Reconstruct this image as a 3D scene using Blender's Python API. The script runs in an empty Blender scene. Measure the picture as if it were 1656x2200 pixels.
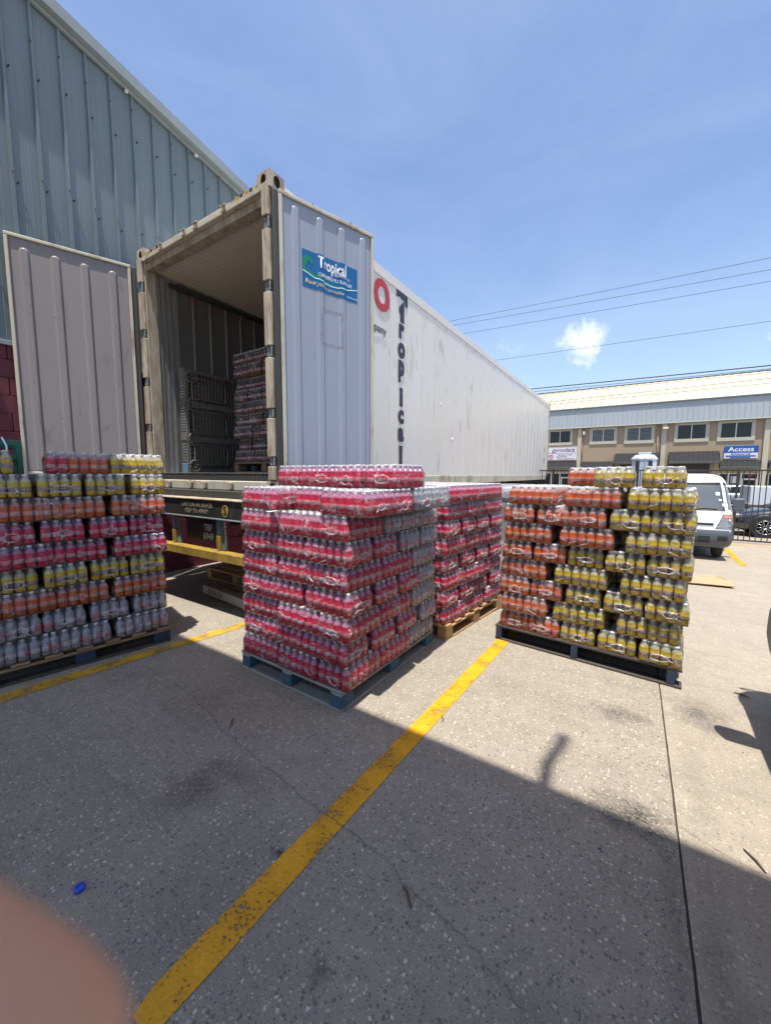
import bpy, bmesh, math, random
from math import sin, cos, pi, radians, atan2, hypot, sqrt
from mathutils import Vector, Matrix, noise as mnoise
random.seed(7)
sc = bpy.context.scene
COL = sc.collection

# ------------------------------------------------------------------ camera, sky, sun, exposure
CAMROT = Matrix(((0.838999, -0.057782, 0.541057), (0.544116, 0.081077, -0.835083), (0.004386, 0.995032, 0.099463)))
cam = bpy.data.cameras.new('camera'); cam_ob = bpy.data.objects.new('camera', cam); COL.objects.link(cam_ob)
CAMLOC = Vector((0, 0, 1.5))
cam_ob.matrix_world = Matrix.Translation(CAMLOC) @ CAMROT.to_4x4()
cam.sensor_fit = 'VERTICAL'; cam.sensor_height = 36; cam.lens = 36 * 824 / 2200
cam.clip_start = .004; cam.clip_end = 3000
cam.dof.use_dof = True; cam.dof.focus_distance = 3.2; cam.dof.aperture_fstop = 7.5
sc.camera = cam_ob
SUN = Vector((.09, -.215, 1)).normalized()
world = bpy.data.worlds.new('World'); sc.world = world; world.use_nodes = True
sun = bpy.data.lights.new('sun', 'SUN'); sun.energy = 5.0; sun.angle = radians(.53); sun.color = (1, .955, .88)
sun_ob = bpy.data.objects.new('sun', sun); COL.objects.link(sun_ob)
sun_ob.rotation_euler = SUN.to_track_quat('Z', 'Y').to_euler(); sun_ob.location = (0, 0, 30)
vs = sc.view_settings; vs.view_transform = 'Standard'; vs.look = 'None'; vs.exposure = 0.52; vs.gamma = 1
vs.use_curve_mapping = False
sc.cycles.max_bounces = 8; sc.cycles.transparent_max_bounces = 24; sc.cycles.transmission_bounces = 4
sc.cycles.diffuse_bounces = 5; sc.cycles.glossy_bounces = 3
sc.cycles.caustics_reflective = False; sc.cycles.caustics_refractive = False
sc.cycles.sample_clamp_indirect = 6


class NT:
    """small helper to write node graphs"""
    def __init__(s, tree): s.t = tree
    def n(s, typ, **kw):
        nd = s.t.nodes.new(typ)
        for k, v in kw.items():
            if k == 'ins':
                for i, x in v.items():
                    if isinstance(x, bpy.types.NodeSocket): s.t.links.new(x, nd.inputs[i])
                    else: nd.inputs[i].default_value = x
            else: setattr(nd, k, v)
        return nd
    def math(s, op, a, b=0.0, c=None, clamp=False):
        ins = {0: a, 1: b}
        if c is not None: ins[2] = c
        return s.n('ShaderNodeMath', operation=op, use_clamp=clamp, ins=ins).outputs[0]
    def mix(s, f, a, b, blend='MIX'):
        nd = s.n('ShaderNodeMix', data_type='RGBA', blend_type=blend)
        for i, x in ((0, f), (6, a), (7, b)):
            if isinstance(x, bpy.types.NodeSocket): s.t.links.new(x, nd.inputs[i])
            else: nd.inputs[i].default_value = x if i == 0 else (*x[:3], 1)
        return nd.outputs[2]
    def noise(s, vec, scale, detail=3, rough=.55, dist=0.0):
        nd = s.n('ShaderNodeTexNoise', ins={'Scale': scale, 'Detail': detail, 'Roughness': rough, 'Distortion': dist})
        if vec is not None: s.t.links.new(vec, nd.inputs['Vector'])
        return nd.outputs[0]
    def vor(s, vec, scale, feature='F1', out='Distance'):
        nd = s.n('ShaderNodeTexVoronoi', feature=feature, ins={'Scale': scale})
        if vec is not None: s.t.links.new(vec, nd.inputs['Vector'])
        return nd.outputs[out]
    def ramp(s, f, a, b, lo=0.0, hi=1.0):
        return s.n('ShaderNodeMapRange', clamp=True, ins={0: f, 1: a, 2: b, 3: lo, 4: hi}).outputs[0]
    def scaled(s, vec, sx, sy, sz, loc=(0, 0, 0)):
        return s.n('ShaderNodeMapping', ins={0: vec, 1: loc, 3: (sx, sy, sz)}).outputs[0]
    def bump(s, h, strength, dist=.01):
        return s.n('ShaderNodeBump', ins={'Height': h, 'Strength': strength, 'Distance': dist}).outputs[0]


# sky: Nishita with a thin high veil and one small fair weather cloud
w = NT(world.node_tree); world.node_tree.nodes.clear()
sky = w.n('ShaderNodeTexSky', sky_type='NISHITA', sun_disc=False, sun_elevation=math.asin(SUN.z),
          sun_rotation=atan2(SUN.x, SUN.y), air_density=1.0, dust_density=1.6, ozone_density=2.2, altitude=20)
gen = w.n('ShaderNodeTexCoord').outputs['Generated']
nz = w.noise(w.scaled(gen, 1, 1, 2.4), 2.2, 6, .6, .6)
veil = w.ramp(nz, .35, .9, 0, .14)
def cloudmask(d, r, sq, seed):
    wob = w.n('ShaderNodeTexNoise', ins={'Scale': 16.0, 'Detail': 7.0, 'Roughness': .62, 'Vector': w.scaled(gen, 1, 1, 1, (seed, 0, 0))}).outputs['Color']
    off = w.n('ShaderNodeVectorMath', operation='MULTIPLY_ADD', ins={0: wob, 1: (.13, .13, .13), 2: (-.065, -.065, -.065)}).outputs[0]
    p = w.n('ShaderNodeVectorMath', operation='ADD', ins={0: gen, 1: off}).outputs[0]
    q = w.n('ShaderNodeVectorMath', operation='SUBTRACT', ins={0: p, 1: d}).outputs[0]
    q = w.n('ShaderNodeVectorMath', operation='MULTIPLY', ins={0: q, 1: (1, 1, sq)}).outputs[0]
    ln = w.n('ShaderNodeVectorMath', operation='LENGTH', ins={0: q}).outputs['Value']
    fine = w.noise(gen, 38, 5, .6)
    return w.math('MULTIPLY', w.ramp(ln, r, r * .45), w.ramp(fine, .2, .5), clamp=True)
c1 = cloudmask(Vector((-.11, .95, .282)), .053, 1.1, 3.1)
c2 = w.math('MULTIPLY', cloudmask(Vector((.212, .945, .252)), .035, 1.5, 9.0), .5)
c3 = w.math('MULTIPLY', cloudmask(Vector((-.268, .921, .283)), .03, 1.6, 5.0), .12)
cl = w.math('MULTIPLY', w.math('MAXIMUM', w.math('MAXIMUM', c1, c2), c3), .95)
skyc = w.mix(1.0, sky.outputs[0], (.98, 1.0, 1.06), 'MULTIPLY')
skyc = w.mix(veil, skyc, (5.6, 6.2, 7.4))
hz = w.ramp(w.n('ShaderNodeSeparateXYZ', ins={0: gen}).outputs[2], .5, 0.0, 0, .32)
skyc = w.mix(hz, skyc, (4.4, 5.4, 6.4))
skyc = w.mix(cl, skyc, (5.6, 6.0, 6.7))
bg = w.n('ShaderNodeBackground', ins={0: skyc, 1: .15})
w.n('ShaderNodeOutputWorld', ins={0: bg.outputs[0]})


# ------------------------------------------------------------------ materials
def new_mat(name):
    m = bpy.data.materials.new(name); m.use_nodes = True; m.node_tree.nodes.clear()
    return m, NT(m.node_tree)

def finish(t, bsdf):
    t.n('ShaderNodeOutputMaterial', ins={0: bsdf})

def M(name, c1, c2=None, scale=4.0, rough=.6, metal=0.0, bump=0.0, bscale=60.0, stretch=(1, 1, 1), contrast=.25,
      dirt=None, dscale=3.0, damount=.5, spec=.5, rvar=0.0, coat=0.0):
    m, t = new_mat(name)
    co = t.n('ShaderNodeTexCoord').outputs['Object']
    rnd = t.n('ShaderNodeObjectInfo').outputs['Random']
    v = t.n('ShaderNodeVectorMath', operation='ADD', ins={0: t.scaled(co, *stretch), 1: t.n('ShaderNodeCombineXYZ', ins={0: t.math('MULTIPLY', rnd, 37.0), 1: t.math('MULTIPLY', rnd, 11.0)}).outputs[0]}).outputs[0]
    if c2 is None: c2 = tuple(x * .8 for x in c1)
    f = t.ramp(t.noise(v, scale, 6, .62), .5 - contrast, .5 + contrast)
    col = t.mix(f, c1, c2)
    if rvar:
        k = t.math('MULTIPLY_ADD', rnd, rvar, 1 - rvar / 2)
        col = t.mix(1.0, col, t.n('ShaderNodeCombineColor', ins={0: k, 1: k, 2: k}).outputs[0], 'MULTIPLY')
    if dirt is not None:
        d = t.ramp(t.noise(v, dscale, 8, .68, .4), .66 - damount * .35, .74, 0, 1)
        col = t.mix(d, col, dirt)
    ins = {'Base Color': col, 'Roughness': rough, 'Metallic': metal, 'Specular IOR Level': spec, 'Coat Weight': coat, 'Coat Roughness': .08}
    if bump: ins['Normal'] = t.bump(t.noise(v, bscale, 4, .6), bump)
    finish(t, t.n('ShaderNodeBsdfPrincipled', ins=ins).outputs[0])
    return m

def glassy(name, col, rough=.05, sp=.9):
    m, t = new_mat(name)
    p = t.n('ShaderNodeBsdfPrincipled', ins={'Base Color': (*col, 1), 'Roughness': rough, 'Specular IOR Level': sp})
    finish(t, p.outputs[0]); return m

def concrete(name, base, fines, pebw, stains=(), smooth=0.0):
    m, t = new_mat(name)
    co = t.n('ShaderNodeTexCoord').outputs['Object']
    # exposed aggregate: stones of two sizes in a cement matrix
    warp = t.n('ShaderNodeTexNoise', ins={'Scale': 60.0, 'Detail': 2.0, 'Vector': co}).outputs['Color']
    v = t.n('ShaderNodeVectorMath', operation='MULTIPLY_ADD', ins={0: warp, 1: (.013, .013, .013), 2: co}).outputs[0]
    def stones(scale, keep, lo, hi):
        nd = t.n('ShaderNodeTexVoronoi', ins={'Scale': scale, 'Vector': v})
        rgb = t.n('ShaderNodeSeparateColor', ins={0: nd.outputs['Color']})
        there = t.ramp(rgb.outputs[0], keep, keep + .02)
        shape = t.ramp(nd.outputs['Distance'], hi, lo)
        return t.math('MULTIPLY', there, shape), rgb.outputs[1], rgb.outputs[2]
    s1, g1, b1 = stones(62.0, .50, .30, .40)
    s2, g2, b2 = stones(140.0, .30, .28, .42)
    big = t.noise(co, .9, 5, .62); mid = t.noise(co, 5.0, 6, .7); fine = t.noise(co, 420.0, 2, .6)
    col = t.mix(t.ramp(big, .3, .7), base, fines)
    col = t.mix(t.ramp(mid, .40, .70, 0, .45), col, tuple(x * .55 for x in base))
    col = t.mix(t.ramp(fine, .3, .7, 0, .35), col, tuple(x * .45 for x in base))
    def stonecol(g, b):
        c = t.mix(t.ramp(g, .2, .95), tuple(x * .45 for x in base), tuple(min(.85, x * 1.55) for x in base))
        c = t.mix(t.ramp(b, .86, .9), c, (.09, .10, .13))
        return t.mix(t.math('MULTIPLY', t.ramp(b, .05, .02), .7), c, (.42, .22, .12))
    col = t.mix(t.math('MULTIPLY', s2, min(1, .62 * pebw)), col, stonecol(g2, b2))
    col = t.mix(t.math('MULTIPLY', s1, min(1, .68 * pebw)), col, stonecol(g1, b1))
    # grime and stains, each with its own place
    sx = t.n('ShaderNodeSeparateXYZ', ins={0: co})
    nn = t.noise(co, 9.0, 6, .75); speck = t.noise(co, 70.0, 3, .7)
    for (x, y, rx, ry, k, c) in stains:
        dx = t.math('DIVIDE', t.math('SUBTRACT', sx.outputs[0], x), rx); dy = t.math('DIVIDE', t.math('SUBTRACT', sx.outputs[1], y), ry)
        d = t.math('SQRT', t.math('ADD', t.math('MULTIPLY', dx, dx), t.math('MULTIPLY', dy, dy)))
        d = t.math('ADD', d, t.math('MULTIPLY_ADD', nn, 2.4, -1.2))
        f = t.math('MULTIPLY', t.ramp(d, 1.15, .1), t.ramp(speck, .36, .6, .25, 1))
        col = t.mix(t.math('MULTIPLY', f, k), col, c)
    # oil drips and tyre dirt scattered
    dd = t.ramp(t.noise(t.scaled(co, 1, 1, 1, (31, 7, 0)), 3.1, 7, .75), .62, .8, 0, .6)
    col = t.mix(dd, col, tuple(x * .32 for x in base))
    tread = t.ramp(t.noise(t.scaled(co, .35, 3.2, 1, (4, 2, 0)), 2.2, 5, .7), .56, .74, 0, .38)
    col = t.mix(tread, col, tuple(x * .42 for x in base))
    h = t.math('ADD', t.math('MULTIPLY', s1, .7), t.math('ADD', t.math('MULTIPLY', s2, .4), t.math('MULTIPLY', fine, .5)))
    p = t.n('ShaderNodeBsdfPrincipled', ins={'Base Color': col, 'Roughness': .82, 'Specular IOR Level': .35,
            'Normal': t.bump(h, .55 * (1 - smooth * .6), .004)})
    finish(t, p.outputs[0]); return m

STAINS_L = [(-1.68, .93, .16, .16, .75, (.07, .055, .045)), (-1.58, 1.1, .2, .07, .6, (.07, .06, .05)), (.0, 2.72, .16, .10, .9, (.05, .05, .05)),
            (.07, 1.9, .16, .12, 1.0, (.022, .022, .022)), (-.72, .75, .05, .05, .9, (.03, .03, .035)), (-1.1, .93, .035, .03, 1, (.02, .02, .03)),
            (-2.1, .76, .12, .014, .7, (.42, .40, .37)), (-.5, 2.6, .5, .2, .25, (.12, .1, .08)), (-2.3, 1.35, .5, .25, .35, (.10, .09, .075)),
            (-.1, .9, .3, .25, .35, (.1, .09, .08)), (-1.2, .62, .25, .3, .35, (.1, .09, .08)), (.2, 1.5, .05, .6, .5, (.08, .07, .06)),
            (-3.1, 1.25, .3, .15, .35, (.1, .09, .08)), (-.05, 2.2, .12, .05, .4, (.2, .17, .13)), (-4.4, 2.6, .6, .4, .35, (.1, .09, .08))]
STAINS_R = [(.42, 2.98, .16, .2, .85, (.05, .05, .055)), (.34, 2.2, .07, .4, .4, (.16, .13, .1)), (.3, 1.4, .06, .4, .5, (.08, .07, .06)),
            (.6, 1.2, .3, .3, .3, (.12, .1, .08))]
mC1 = concrete('exposed_aggregate_concrete', (.375, .328, .258), (.305, .268, .21), 1.45, STAINS_L)
mC2 = concrete('worn_concrete', (.40, .345, .265), (.34, .293, .225), .85, STAINS_R, .4)
mASPH = M('asphalt', (.055, .055, .057), (.08, .078, .075), 30, .9, bump=.4, bscale=200)
mFILL = M('joint_dirt', (.06, .052, .043), (.10, .085, .07), 40, .95)
mCRACK = M('crack_dirt', (.05, .043, .036), (.12, .1, .085), 25, .95)
def paint_yellow(name, c, wear):
    m, t = new_mat(name)
    co = t.n('ShaderNodeTexCoord').outputs['Object']
    sp = t.noise(co, 85.0, 4, .7); lg = t.noise(co, 6.0, 6, .7)
    v = t.vor(co, 75.0)
    col = t.mix(t.ramp(lg, .35, .75), c, (c[0] * .62, c[1] * .6, c[2] * .8))
    col = t.mix(t.ramp(sp, .56, .7, 0, .55), col, (.16, .13, .07))
    hole = t.math('ADD', t.math('MULTIPLY', lg, .55), t.math('MULTIPLY', sp, .55))
    a = t.ramp(hole, wear, wear + .05)
    p = t.n('ShaderNodeBsdfPrincipled', ins={'Base Color': col, 'Roughness': .62, 'Normal': t.bump(t.math('ADD', v, sp), .5, .004)})
    tr = t.n('ShaderNodeBsdfTransparent')
    finish(t, t.n('ShaderNodeMixShader', ins={0: a, 1: p.outputs[0], 2: tr.outputs[0]}).outputs[0])
    return m
mYEL = paint_yellow('yellow_line_paint', (.78, .37, .006), .60)
mYEL2 = paint_yellow('worn_yellow_line_paint', (.62, .36, .03), .585)

mBLUEST = M('blue_grey_painted_steel', (.165, .205, .22), (.135, .172, .187), 1.2, .42, 0, .06, 6, (1, 3, .5), .3, dirt=(.15, .19, .21), dscale=1.4, damount=.4, rvar=.07)
mTRIM = M('grey_trim_steel', (.27, .31, .31), (.22, .25, .26), 2, .5)
mREDBLK = M('dark_red_painted_block', (.15, .026, .04), (.12, .021, .033), 5, .62, 0, .25, 90, rvar=.10)
mMORT = M('dark_red_mortar', (.11, .02, .03), (.09, .018, .026), 8, .8)
mCREAM = M('cream_container_steel', (.58, .54, .44), (.50, .46, .36), 3, .5, 0, .12, 30, (1, 1, .3), .3, dirt=(.20, .10, .045), dscale=4.0, damount=.42)
mCREAMR = M('rusty_cream_steel', (.56, .51, .40), (.46, .40, .29), 6, .6, 0, .2, 40, (1, 1, .25), .3, dirt=(.17, .085, .045), dscale=11, damount=.78)
mRUST = M('rust_brown_steel', (.16, .075, .04), (.07, .035, .022), 12, .8, 0, .2, 60)
mSIDE = M('white_container_skin', (.79, .755, .69), (.74, .705, .645), 1.6, .30, 0, .03, 5, (1, 1, .35), .3, dirt=(.42, .37, .30), dscale=3.0, damount=.22, rvar=.05)
mBEAD = M('container_seam_bead', (.72, .69, .62), (.60, .56, .48), 3, .4, dirt=(.38, .3, .22), dscale=5, damount=.4)
mLINER = M('pale_grey_door_liner', (.32, .355, .43), (.285, .32, .39), 1.8, .33, 0, .05, 5, (1, 1, .3), .3, dirt=(.33, .33, .35), dscale=3.5, damount=.25)
mLINERL = M('dull_grey_door_liner', (.28, .25, .25), (.245, .22, .22), 1.8, .38, 0, .05, 5, (1, 1, .3), .3, dirt=(.16, .14, .14), dscale=5.5, damount=.25)
mGASK = M('black_rubber_gasket', (.030, .030, .028), (.06, .058, .05), 8, .6, 0, .1, 40, (1, 1, .1))
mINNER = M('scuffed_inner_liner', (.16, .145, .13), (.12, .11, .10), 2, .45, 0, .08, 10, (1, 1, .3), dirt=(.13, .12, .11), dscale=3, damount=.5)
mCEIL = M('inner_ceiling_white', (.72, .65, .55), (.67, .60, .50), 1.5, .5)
mALU = M('aluminium_floor', (.52, .52, .50), (.40, .40, .38), 9, .38, .7, .08, 40)
mBLACK = M('black_trailer_paint', (.020, .021, .022), (.035, .034, .032), 6, .5, 0, .1, 40, dirt=(.10, .085, .06), dscale=7, damount=.35)
mGREYP = M('grey_blue_paint', (.20, .235, .245), (.15, .18, .19), 6, .55, dirt=(.10, .09, .07), dscale=9, damount=.5)
mYELP = M('chipped_yellow_steel_paint', (.42, .28, .04), (.34, .22, .035), 5, .5, 0, .2, 40, dirt=(.10, .08, .055), dscale=9, damount=.62)
mTYRE = M('tyre_rubber', (.022, .022, .022), (.04, .038, .036), 20, .85, 0, .2, 60)
mNAVY = M('navy_lettering', (.018, .023, .045), (.03, .035, .06), 10, .45)
mREDL = M('red_lettering', (.55, .035, .04), (.48, .03, .035), 6, .4)
mLETW = M('white_lettering', (.78, .80, .82), (.7, .72, .75), 6, .4)
mLETC = M('cream_lettering', (.42, .38, .28), (.15, .13, .09), 25, .6)
mLETG = M('gold_lettering', (.75, .62, .28), (.68, .55, .22), 6, .4)
mSTK = M('blue_sticker', (.004, .125, .33), (.004, .11, .30), 3, .35)
mSTKG = M('green_sticker_print', (.006, .23, .14), (.006, .2, .12), 3, .35)
mSTKW = M('pale_sticker_line', (.60, .82, .86), (.55, .8, .85), 3, .35)
mTAPE = M('old_tape_residue', (.30, .29, .27), (.20, .19, .18), 30, .7, contrast=.12)
mHAZY = M('hazard_yellow', (.55, .33, .04), (.42, .24, .04), 12, .6, dirt=(.06, .045, .03), dscale=12, damount=.4)
WG = (1, .12, 1)
mWGREY = M('weathered_grey_wood', (.36, .34, .30), (.23, .215, .19), 26, .85, 0, .4, 60, (.10, 1, 1), .3, rvar=.35)
mWDARK = M('dark_wet_wood', (.075, .062, .050), (.035, .030, .026), 20, .8, 0, .4, 60, (.10, 1, 1), .3, rvar=.35)
mWTAN = M('bare_pine_wood', (.44, .27, .12), (.30, .175, .075), 22, .75, 0, .35, 60, (.10, 1, 1), .3, rvar=.3)
mWBRN = M('brown_pallet_wood', (.30, .19, .10), (.19, .12, .065), 22, .8, 0, .35, 60, (.10, 1, 1), .3, rvar=.3)
mWBLUE = M('blue_painted_wood', (.018, .10, .155), (.045, .075, .09), 16, .7, 0, .3, 50, rvar=.25, dirt=(.10, .09, .08), dscale=9, damount=.4)
mWNAVY = M('dark_blue_painted_wood', (.022, .04, .085), (.02, .03, .05), 16, .7, 0, .3, 50, rvar=.25)
mPLAST = M('dusty_black_pallet_plastic', (.12, .11, .095), (.19, .17, .14), 12, .55, 0, .1, 40)
mPLBLU = M('pale_blue_pallet_plastic', (.10, .22, .30), (.14, .22, .27), 12, .5)
mGREEN = M('green_crate_plastic', (.004, .14, .075), (.004, .11, .06), 6, .4)
mCARD = M('corrugated_cardboard', (.52, .31, .17), (.44, .26, .14), 8, .85, 0, .1, 60)
mBLUCAP = M('blue_plastic_cap', (.02, .07, .50), (.02, .06, .42), 8, .35)
mTWIG = M('dry_twig', (.13, .10, .07), (.08, .06, .04), 20, .9)
mPAPER = M('white_paper_slip', (.85, .84, .88), (.8, .8, .84), 6, .6)
mVANW = M('white_van_paint', (.78, .79, .80), (.74, .75, .76), 3, .22, coat=.6)
mVANB = M('grey_bumper_plastic', (.085, .10, .115), (.07, .085, .10), 6, .5, 0, .08, 90)
mDARK = M('dark_grille_plastic', (.012, .012, .014), (.02, .02, .02), 6, .5)
mGLS = glassy('tinted_windscreen', (.055, .075, .085), .04)
mGLS2 = glassy('dark_window_glass', (.010, .012, .015), .08, .45)
mHEADL = M('headlamp_glass', (.42, .43, .42), (.12, .12, .12), 60, .12, .3, contrast=.1, coat=1)
mAMBER = M('amber_lens', (.62, .22, .12), (.5, .16, .1), 30, .2, coat=1)
mCHROME = M('chrome_alloy', (.62, .63, .64), (.5, .5, .52), 6, .2, .9)
mCARBL = M('black_car_paint', (.006, .007, .011), (.008, .009, .014), 3, .12, coat=1, spec=.8)
mCARSI = M('silver_car_paint', (.30, .33, .36), (.28, .31, .34), 3, .25, .4, coat=.8)
mFENCE = M('black_iron', (.022, .020, .022), (.035, .03, .03), 20, .5)
mTAN = M('tan_stucco', (.37, .285, .19), (.34, .262, .175), 2.5, .85, 0, .15, 80)
mCREAMT = M('cream_trim_stucco', (.50, .465, .36), (.46, .425, .33), 2.5, .8)
mROOFY = M('pale_yellow_roof_sheet', (.52, .47, .32), (.49, .44, .30), 1.5, .6, rvar=.05)
mFASC = M('pale_grey_fascia_sheet', (.42, .46, .47), (.39, .43, .44), 2, .45, rvar=.06)
mAWN = M('grey_awning_sheet', (.022, .025, .028), (.018, .020, .023), 3, .7, spec=.15)
mAWNE = M('pale_awning_edge', (.10, .11, .12), (.085, .095, .10), 3, .5)
mSHUT = M('dark_brown_shutter', (.055, .04, .04), (.04, .03, .03), 4, .5)
mFRAMEW = M('off_white_frame', (.66, .64, .56), (.6, .58, .5), 5, .5)
mBLIND = M('grey_blind_slat', (.17, .19, .20), (.15, .165, .17), 5, .5)
mSIGNW = M('white_sign_board', (.70, .68, .72), (.64, .62, .66), 4, .5)
mSIGNB = M('blue_sign_board', (.012, .09, .36), (.01, .08, .32), 4, .4)
mSIGNR = M('maroon_print', (.38, .05, .10), (.34, .04, .09), 4, .5)
mDKPRT = M('dark_print', (.03, .03, .045), (.04, .04, .05), 4, .5)
mWIRE = M('overhead_cable', (.06, .055, .06), (.07, .065, .07), 4, .7)
mPOLE = M('tarred_timber_pole', (.10, .08, .06), (.06, .05, .04), 9, .9)
mSKIN = M('skin', (.74, .36, .20), (.68, .32, .18), 30, .5, 0, .1, 300)
mWHITEW = M('white_boundary_wall', (.72, .70, .66), (.66, .64, .6), 2, .8)
mBOX = M('pale_blue_grey_cabinet', (.42, .48, .55), (.38, .44, .50), 3, .45)
mEXIT = M('red_exit_sign', (.45, .02, .03), (.4, .02, .02), 3, .5)
mCEMENT = M('plain_concrete_soffit', (.30, .29, .27), (.25, .24, .23), 2, .85)


# ------------------------------------------------------------------ mesh builder
class MB:
    def __init__(s): s.v = []; s.f = []; s.m = []
    def add(s, vs, fs, m=0):
        o = len(s.v); s.v += [tuple(p) for p in vs]
        for k, f in enumerate(fs):
            s.f.append(tuple(i + o for i in f)); s.m.append(m if isinstance(m, int) else m[k])
        return s
    def box(s, x0, x1, y0, y1, z0, z1, m=0):
        v = [(x0, y0, z0), (x1, y0, z0), (x1, y1, z0), (x0, y1, z0), (x0, y0, z1), (x1, y0, z1), (x1, y1, z1), (x0, y1, z1)]
        return s.add(v, [(0, 3, 2, 1), (4, 5, 6, 7), (0, 1, 5, 4), (1, 2, 6, 5), (2, 3, 7, 6), (3, 0, 4, 7)], m)
    def prism(s, pts, z0, z1, m=0, axis='z'):
        n = len(pts)
        def P(p, h): return {'z': (p[0], p[1], h), 'x': (h, p[0], p[1]), 'y': (p[0], h, p[1])}[axis]
        return s.add([P(p, z0) for p in pts] + [P(p, z1) for p in pts],
                     [tuple(range(n))[::-1], tuple(range(n, 2 * n))] + [(i, (i + 1) % n, n + (i + 1) % n, n + i) for i in range(n)], m)
    def cyl(s, p0, p1, r, n=12, m=0, r1=None):
        p0 = Vector(p0); p1 = Vector(p1); d = (p1 - p0).normalized(); q = d.to_track_quat('Z', 'Y'); r1 = r if r1 is None else r1
        ring = [Vector((cos(2 * pi * i / n), sin(2 * pi * i / n), 0)) for i in range(n)]
        v = [p0 + q @ (a * r) for a in ring] + [p1 + q @ (a * r1) for a in ring]
        return s.add(v, [tuple(range(n))[::-1], tuple(range(n, 2 * n))] + [(i, (i + 1) % n, n + (i + 1) % n, n + i) for i in range(n)], m)
    def tube(s, pts, r, n=6, m=0):
        pts = [Vector(p) for p in pts]; v = []; f = []
        for k, p in enumerate(pts):
            d = (pts[min(k + 1, len(pts) - 1)] - pts[max(k - 1, 0)]).normalized(); q = d.to_track_quat('Z', 'Y')
            rr = r[k] if isinstance(r, (list, tuple)) else r
            v += [p + q @ Vector((cos(2 * pi * i / n) * rr, sin(2 * pi * i / n) * rr, 0)) for i in range(n)]
        for k in range(len(pts) - 1):
            f += [(k * n + i, k * n + (i + 1) % n, (k + 1) * n + (i + 1) % n, (k + 1) * n + i) for i in range(n)]
        f += [tuple(range(n))[::-1], tuple(range((len(pts) - 1) * n, len(pts) * n))]
        return s.add(v, f, m)
    def lathe(s, prof, n=12, m=None, at=(0, 0, 0), rot=0.0):
        v = []; f = []; ms = []
        for (r, z) in prof:
            v += [(at[0] + r * cos(2 * pi * i / n + rot), at[1] + r * sin(2 * pi * i / n + rot), at[2] + z) for i in range(n)]
        for k in range(len(prof) - 1):
            for i in range(n):
                f.append((k * n + i, k * n + (i + 1) % n, (k + 1) * n + (i + 1) % n, (k + 1) * n + i)); ms.append(m[k] if m else 0)
        f.append(tuple(range(n))[::-1]); ms.append(m[0] if m else 0)
        f.append(tuple(range((len(prof) - 1) * n, len(prof) * n))); ms.append(m[-1] if m else 0)
        return s.add(v, f, ms)
    def xform(s, mat):
        s.v = [tuple(mat @ Vector(p)) for p in s.v]; return s
    def mesh(s, name, mats, smooth=False, uv=None):
        me = bpy.data.meshes.new(name); me.from_pydata(s.v, [], s.f)
        for mt in (mats if isinstance(mats, (list, tuple)) else [mats]): me.materials.append(mt)
        me.polygons.foreach_set('material_index', s.m)
        if smooth: me.polygons.foreach_set('use_smooth', [True] * len(s.f))
        me.update()
        return me
    def build(s, name, mats, parent=None, smooth=False, bevel=0.0, loc=None, rz=0.0, seg=1):
        o = bpy.data.objects.new(name, s.mesh(name, mats, smooth)); COL.objects.link(o)
        if parent is not None: o.parent = parent
        if loc is not None: o.location = loc
        if rz: o.rotation_euler.z = rz
        if bevel:
            b = o.modifiers.new('bevel', 'BEVEL'); b.width = bevel; b.segments = seg; b.limit_method = 'ANGLE'; b.angle_limit = .7
        return o

def tag(o, label=None, cat=None, group=None, kind=None):
    if label: o['label'] = label
    if cat: o['category'] = cat
    if group: o['group'] = group
    if kind: o['kind'] = kind
    return o

def empty(name, loc, rz=0.0, label=None, cat=None, group=None):
    o = bpy.data.objects.new(name, None); COL.objects.link(o); o.location = loc; o.rotation_euler.z = rz
    o.empty_display_size = .05
    return tag(o, label, cat, group)

def inst(me, name, parent, loc, rz=0.0, rot=None, scale=None):
    o = bpy.data.objects.new(name, me); COL.objects.link(o); o.parent = parent; o.location = loc
    o.rotation_euler = rot if rot else (0, 0, rz)
    if scale: o.scale = scale
    return o

def text(name, body, size, loc, rot, mat, parent=None, bold=0.0, align='CENTER', sx=1.0, shear=0.0, ext=.0008, space=1.0, fn=None):
    cu = bpy.data.curves.new(name, 'FONT'); cu.body = body; cu.size = size; cu.align_x = align; cu.align_y = 'CENTER'
    cu.offset = bold * size; cu.extrude = ext; cu.shear = shear; cu.space_character = space; cu.resolution_u = 3
    tmp = bpy.data.objects.new(name, cu); COL.objects.link(tmp)
    dg = bpy.context.evaluated_depsgraph_get()
    me = bpy.data.meshes.new_from_object(tmp.evaluated_get(dg)); bpy.data.objects.remove(tmp); bpy.data.curves.remove(cu)
    me.materials.clear(); me.materials.append(mat)
    for v in me.vertices: v.co.x *= sx
    if fn:
        for v in me.vertices: fn(v)
    o = bpy.data.objects.new(name, me); COL.objects.link(o); o.parent = parent; o.location = loc; o.rotation_euler = rot
    return o
FRONT = (pi / 2, 0, 0); SIDE = (pi / 2, 0, pi / 2)

def zg(y):
    if y < 4: return 0.0
    if y < 11.5: return -.45 * (y - 4) / 7.5
    if y < 40: return -.45 - .25 * (y - 11.5) / 28.5
    return -.7

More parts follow.
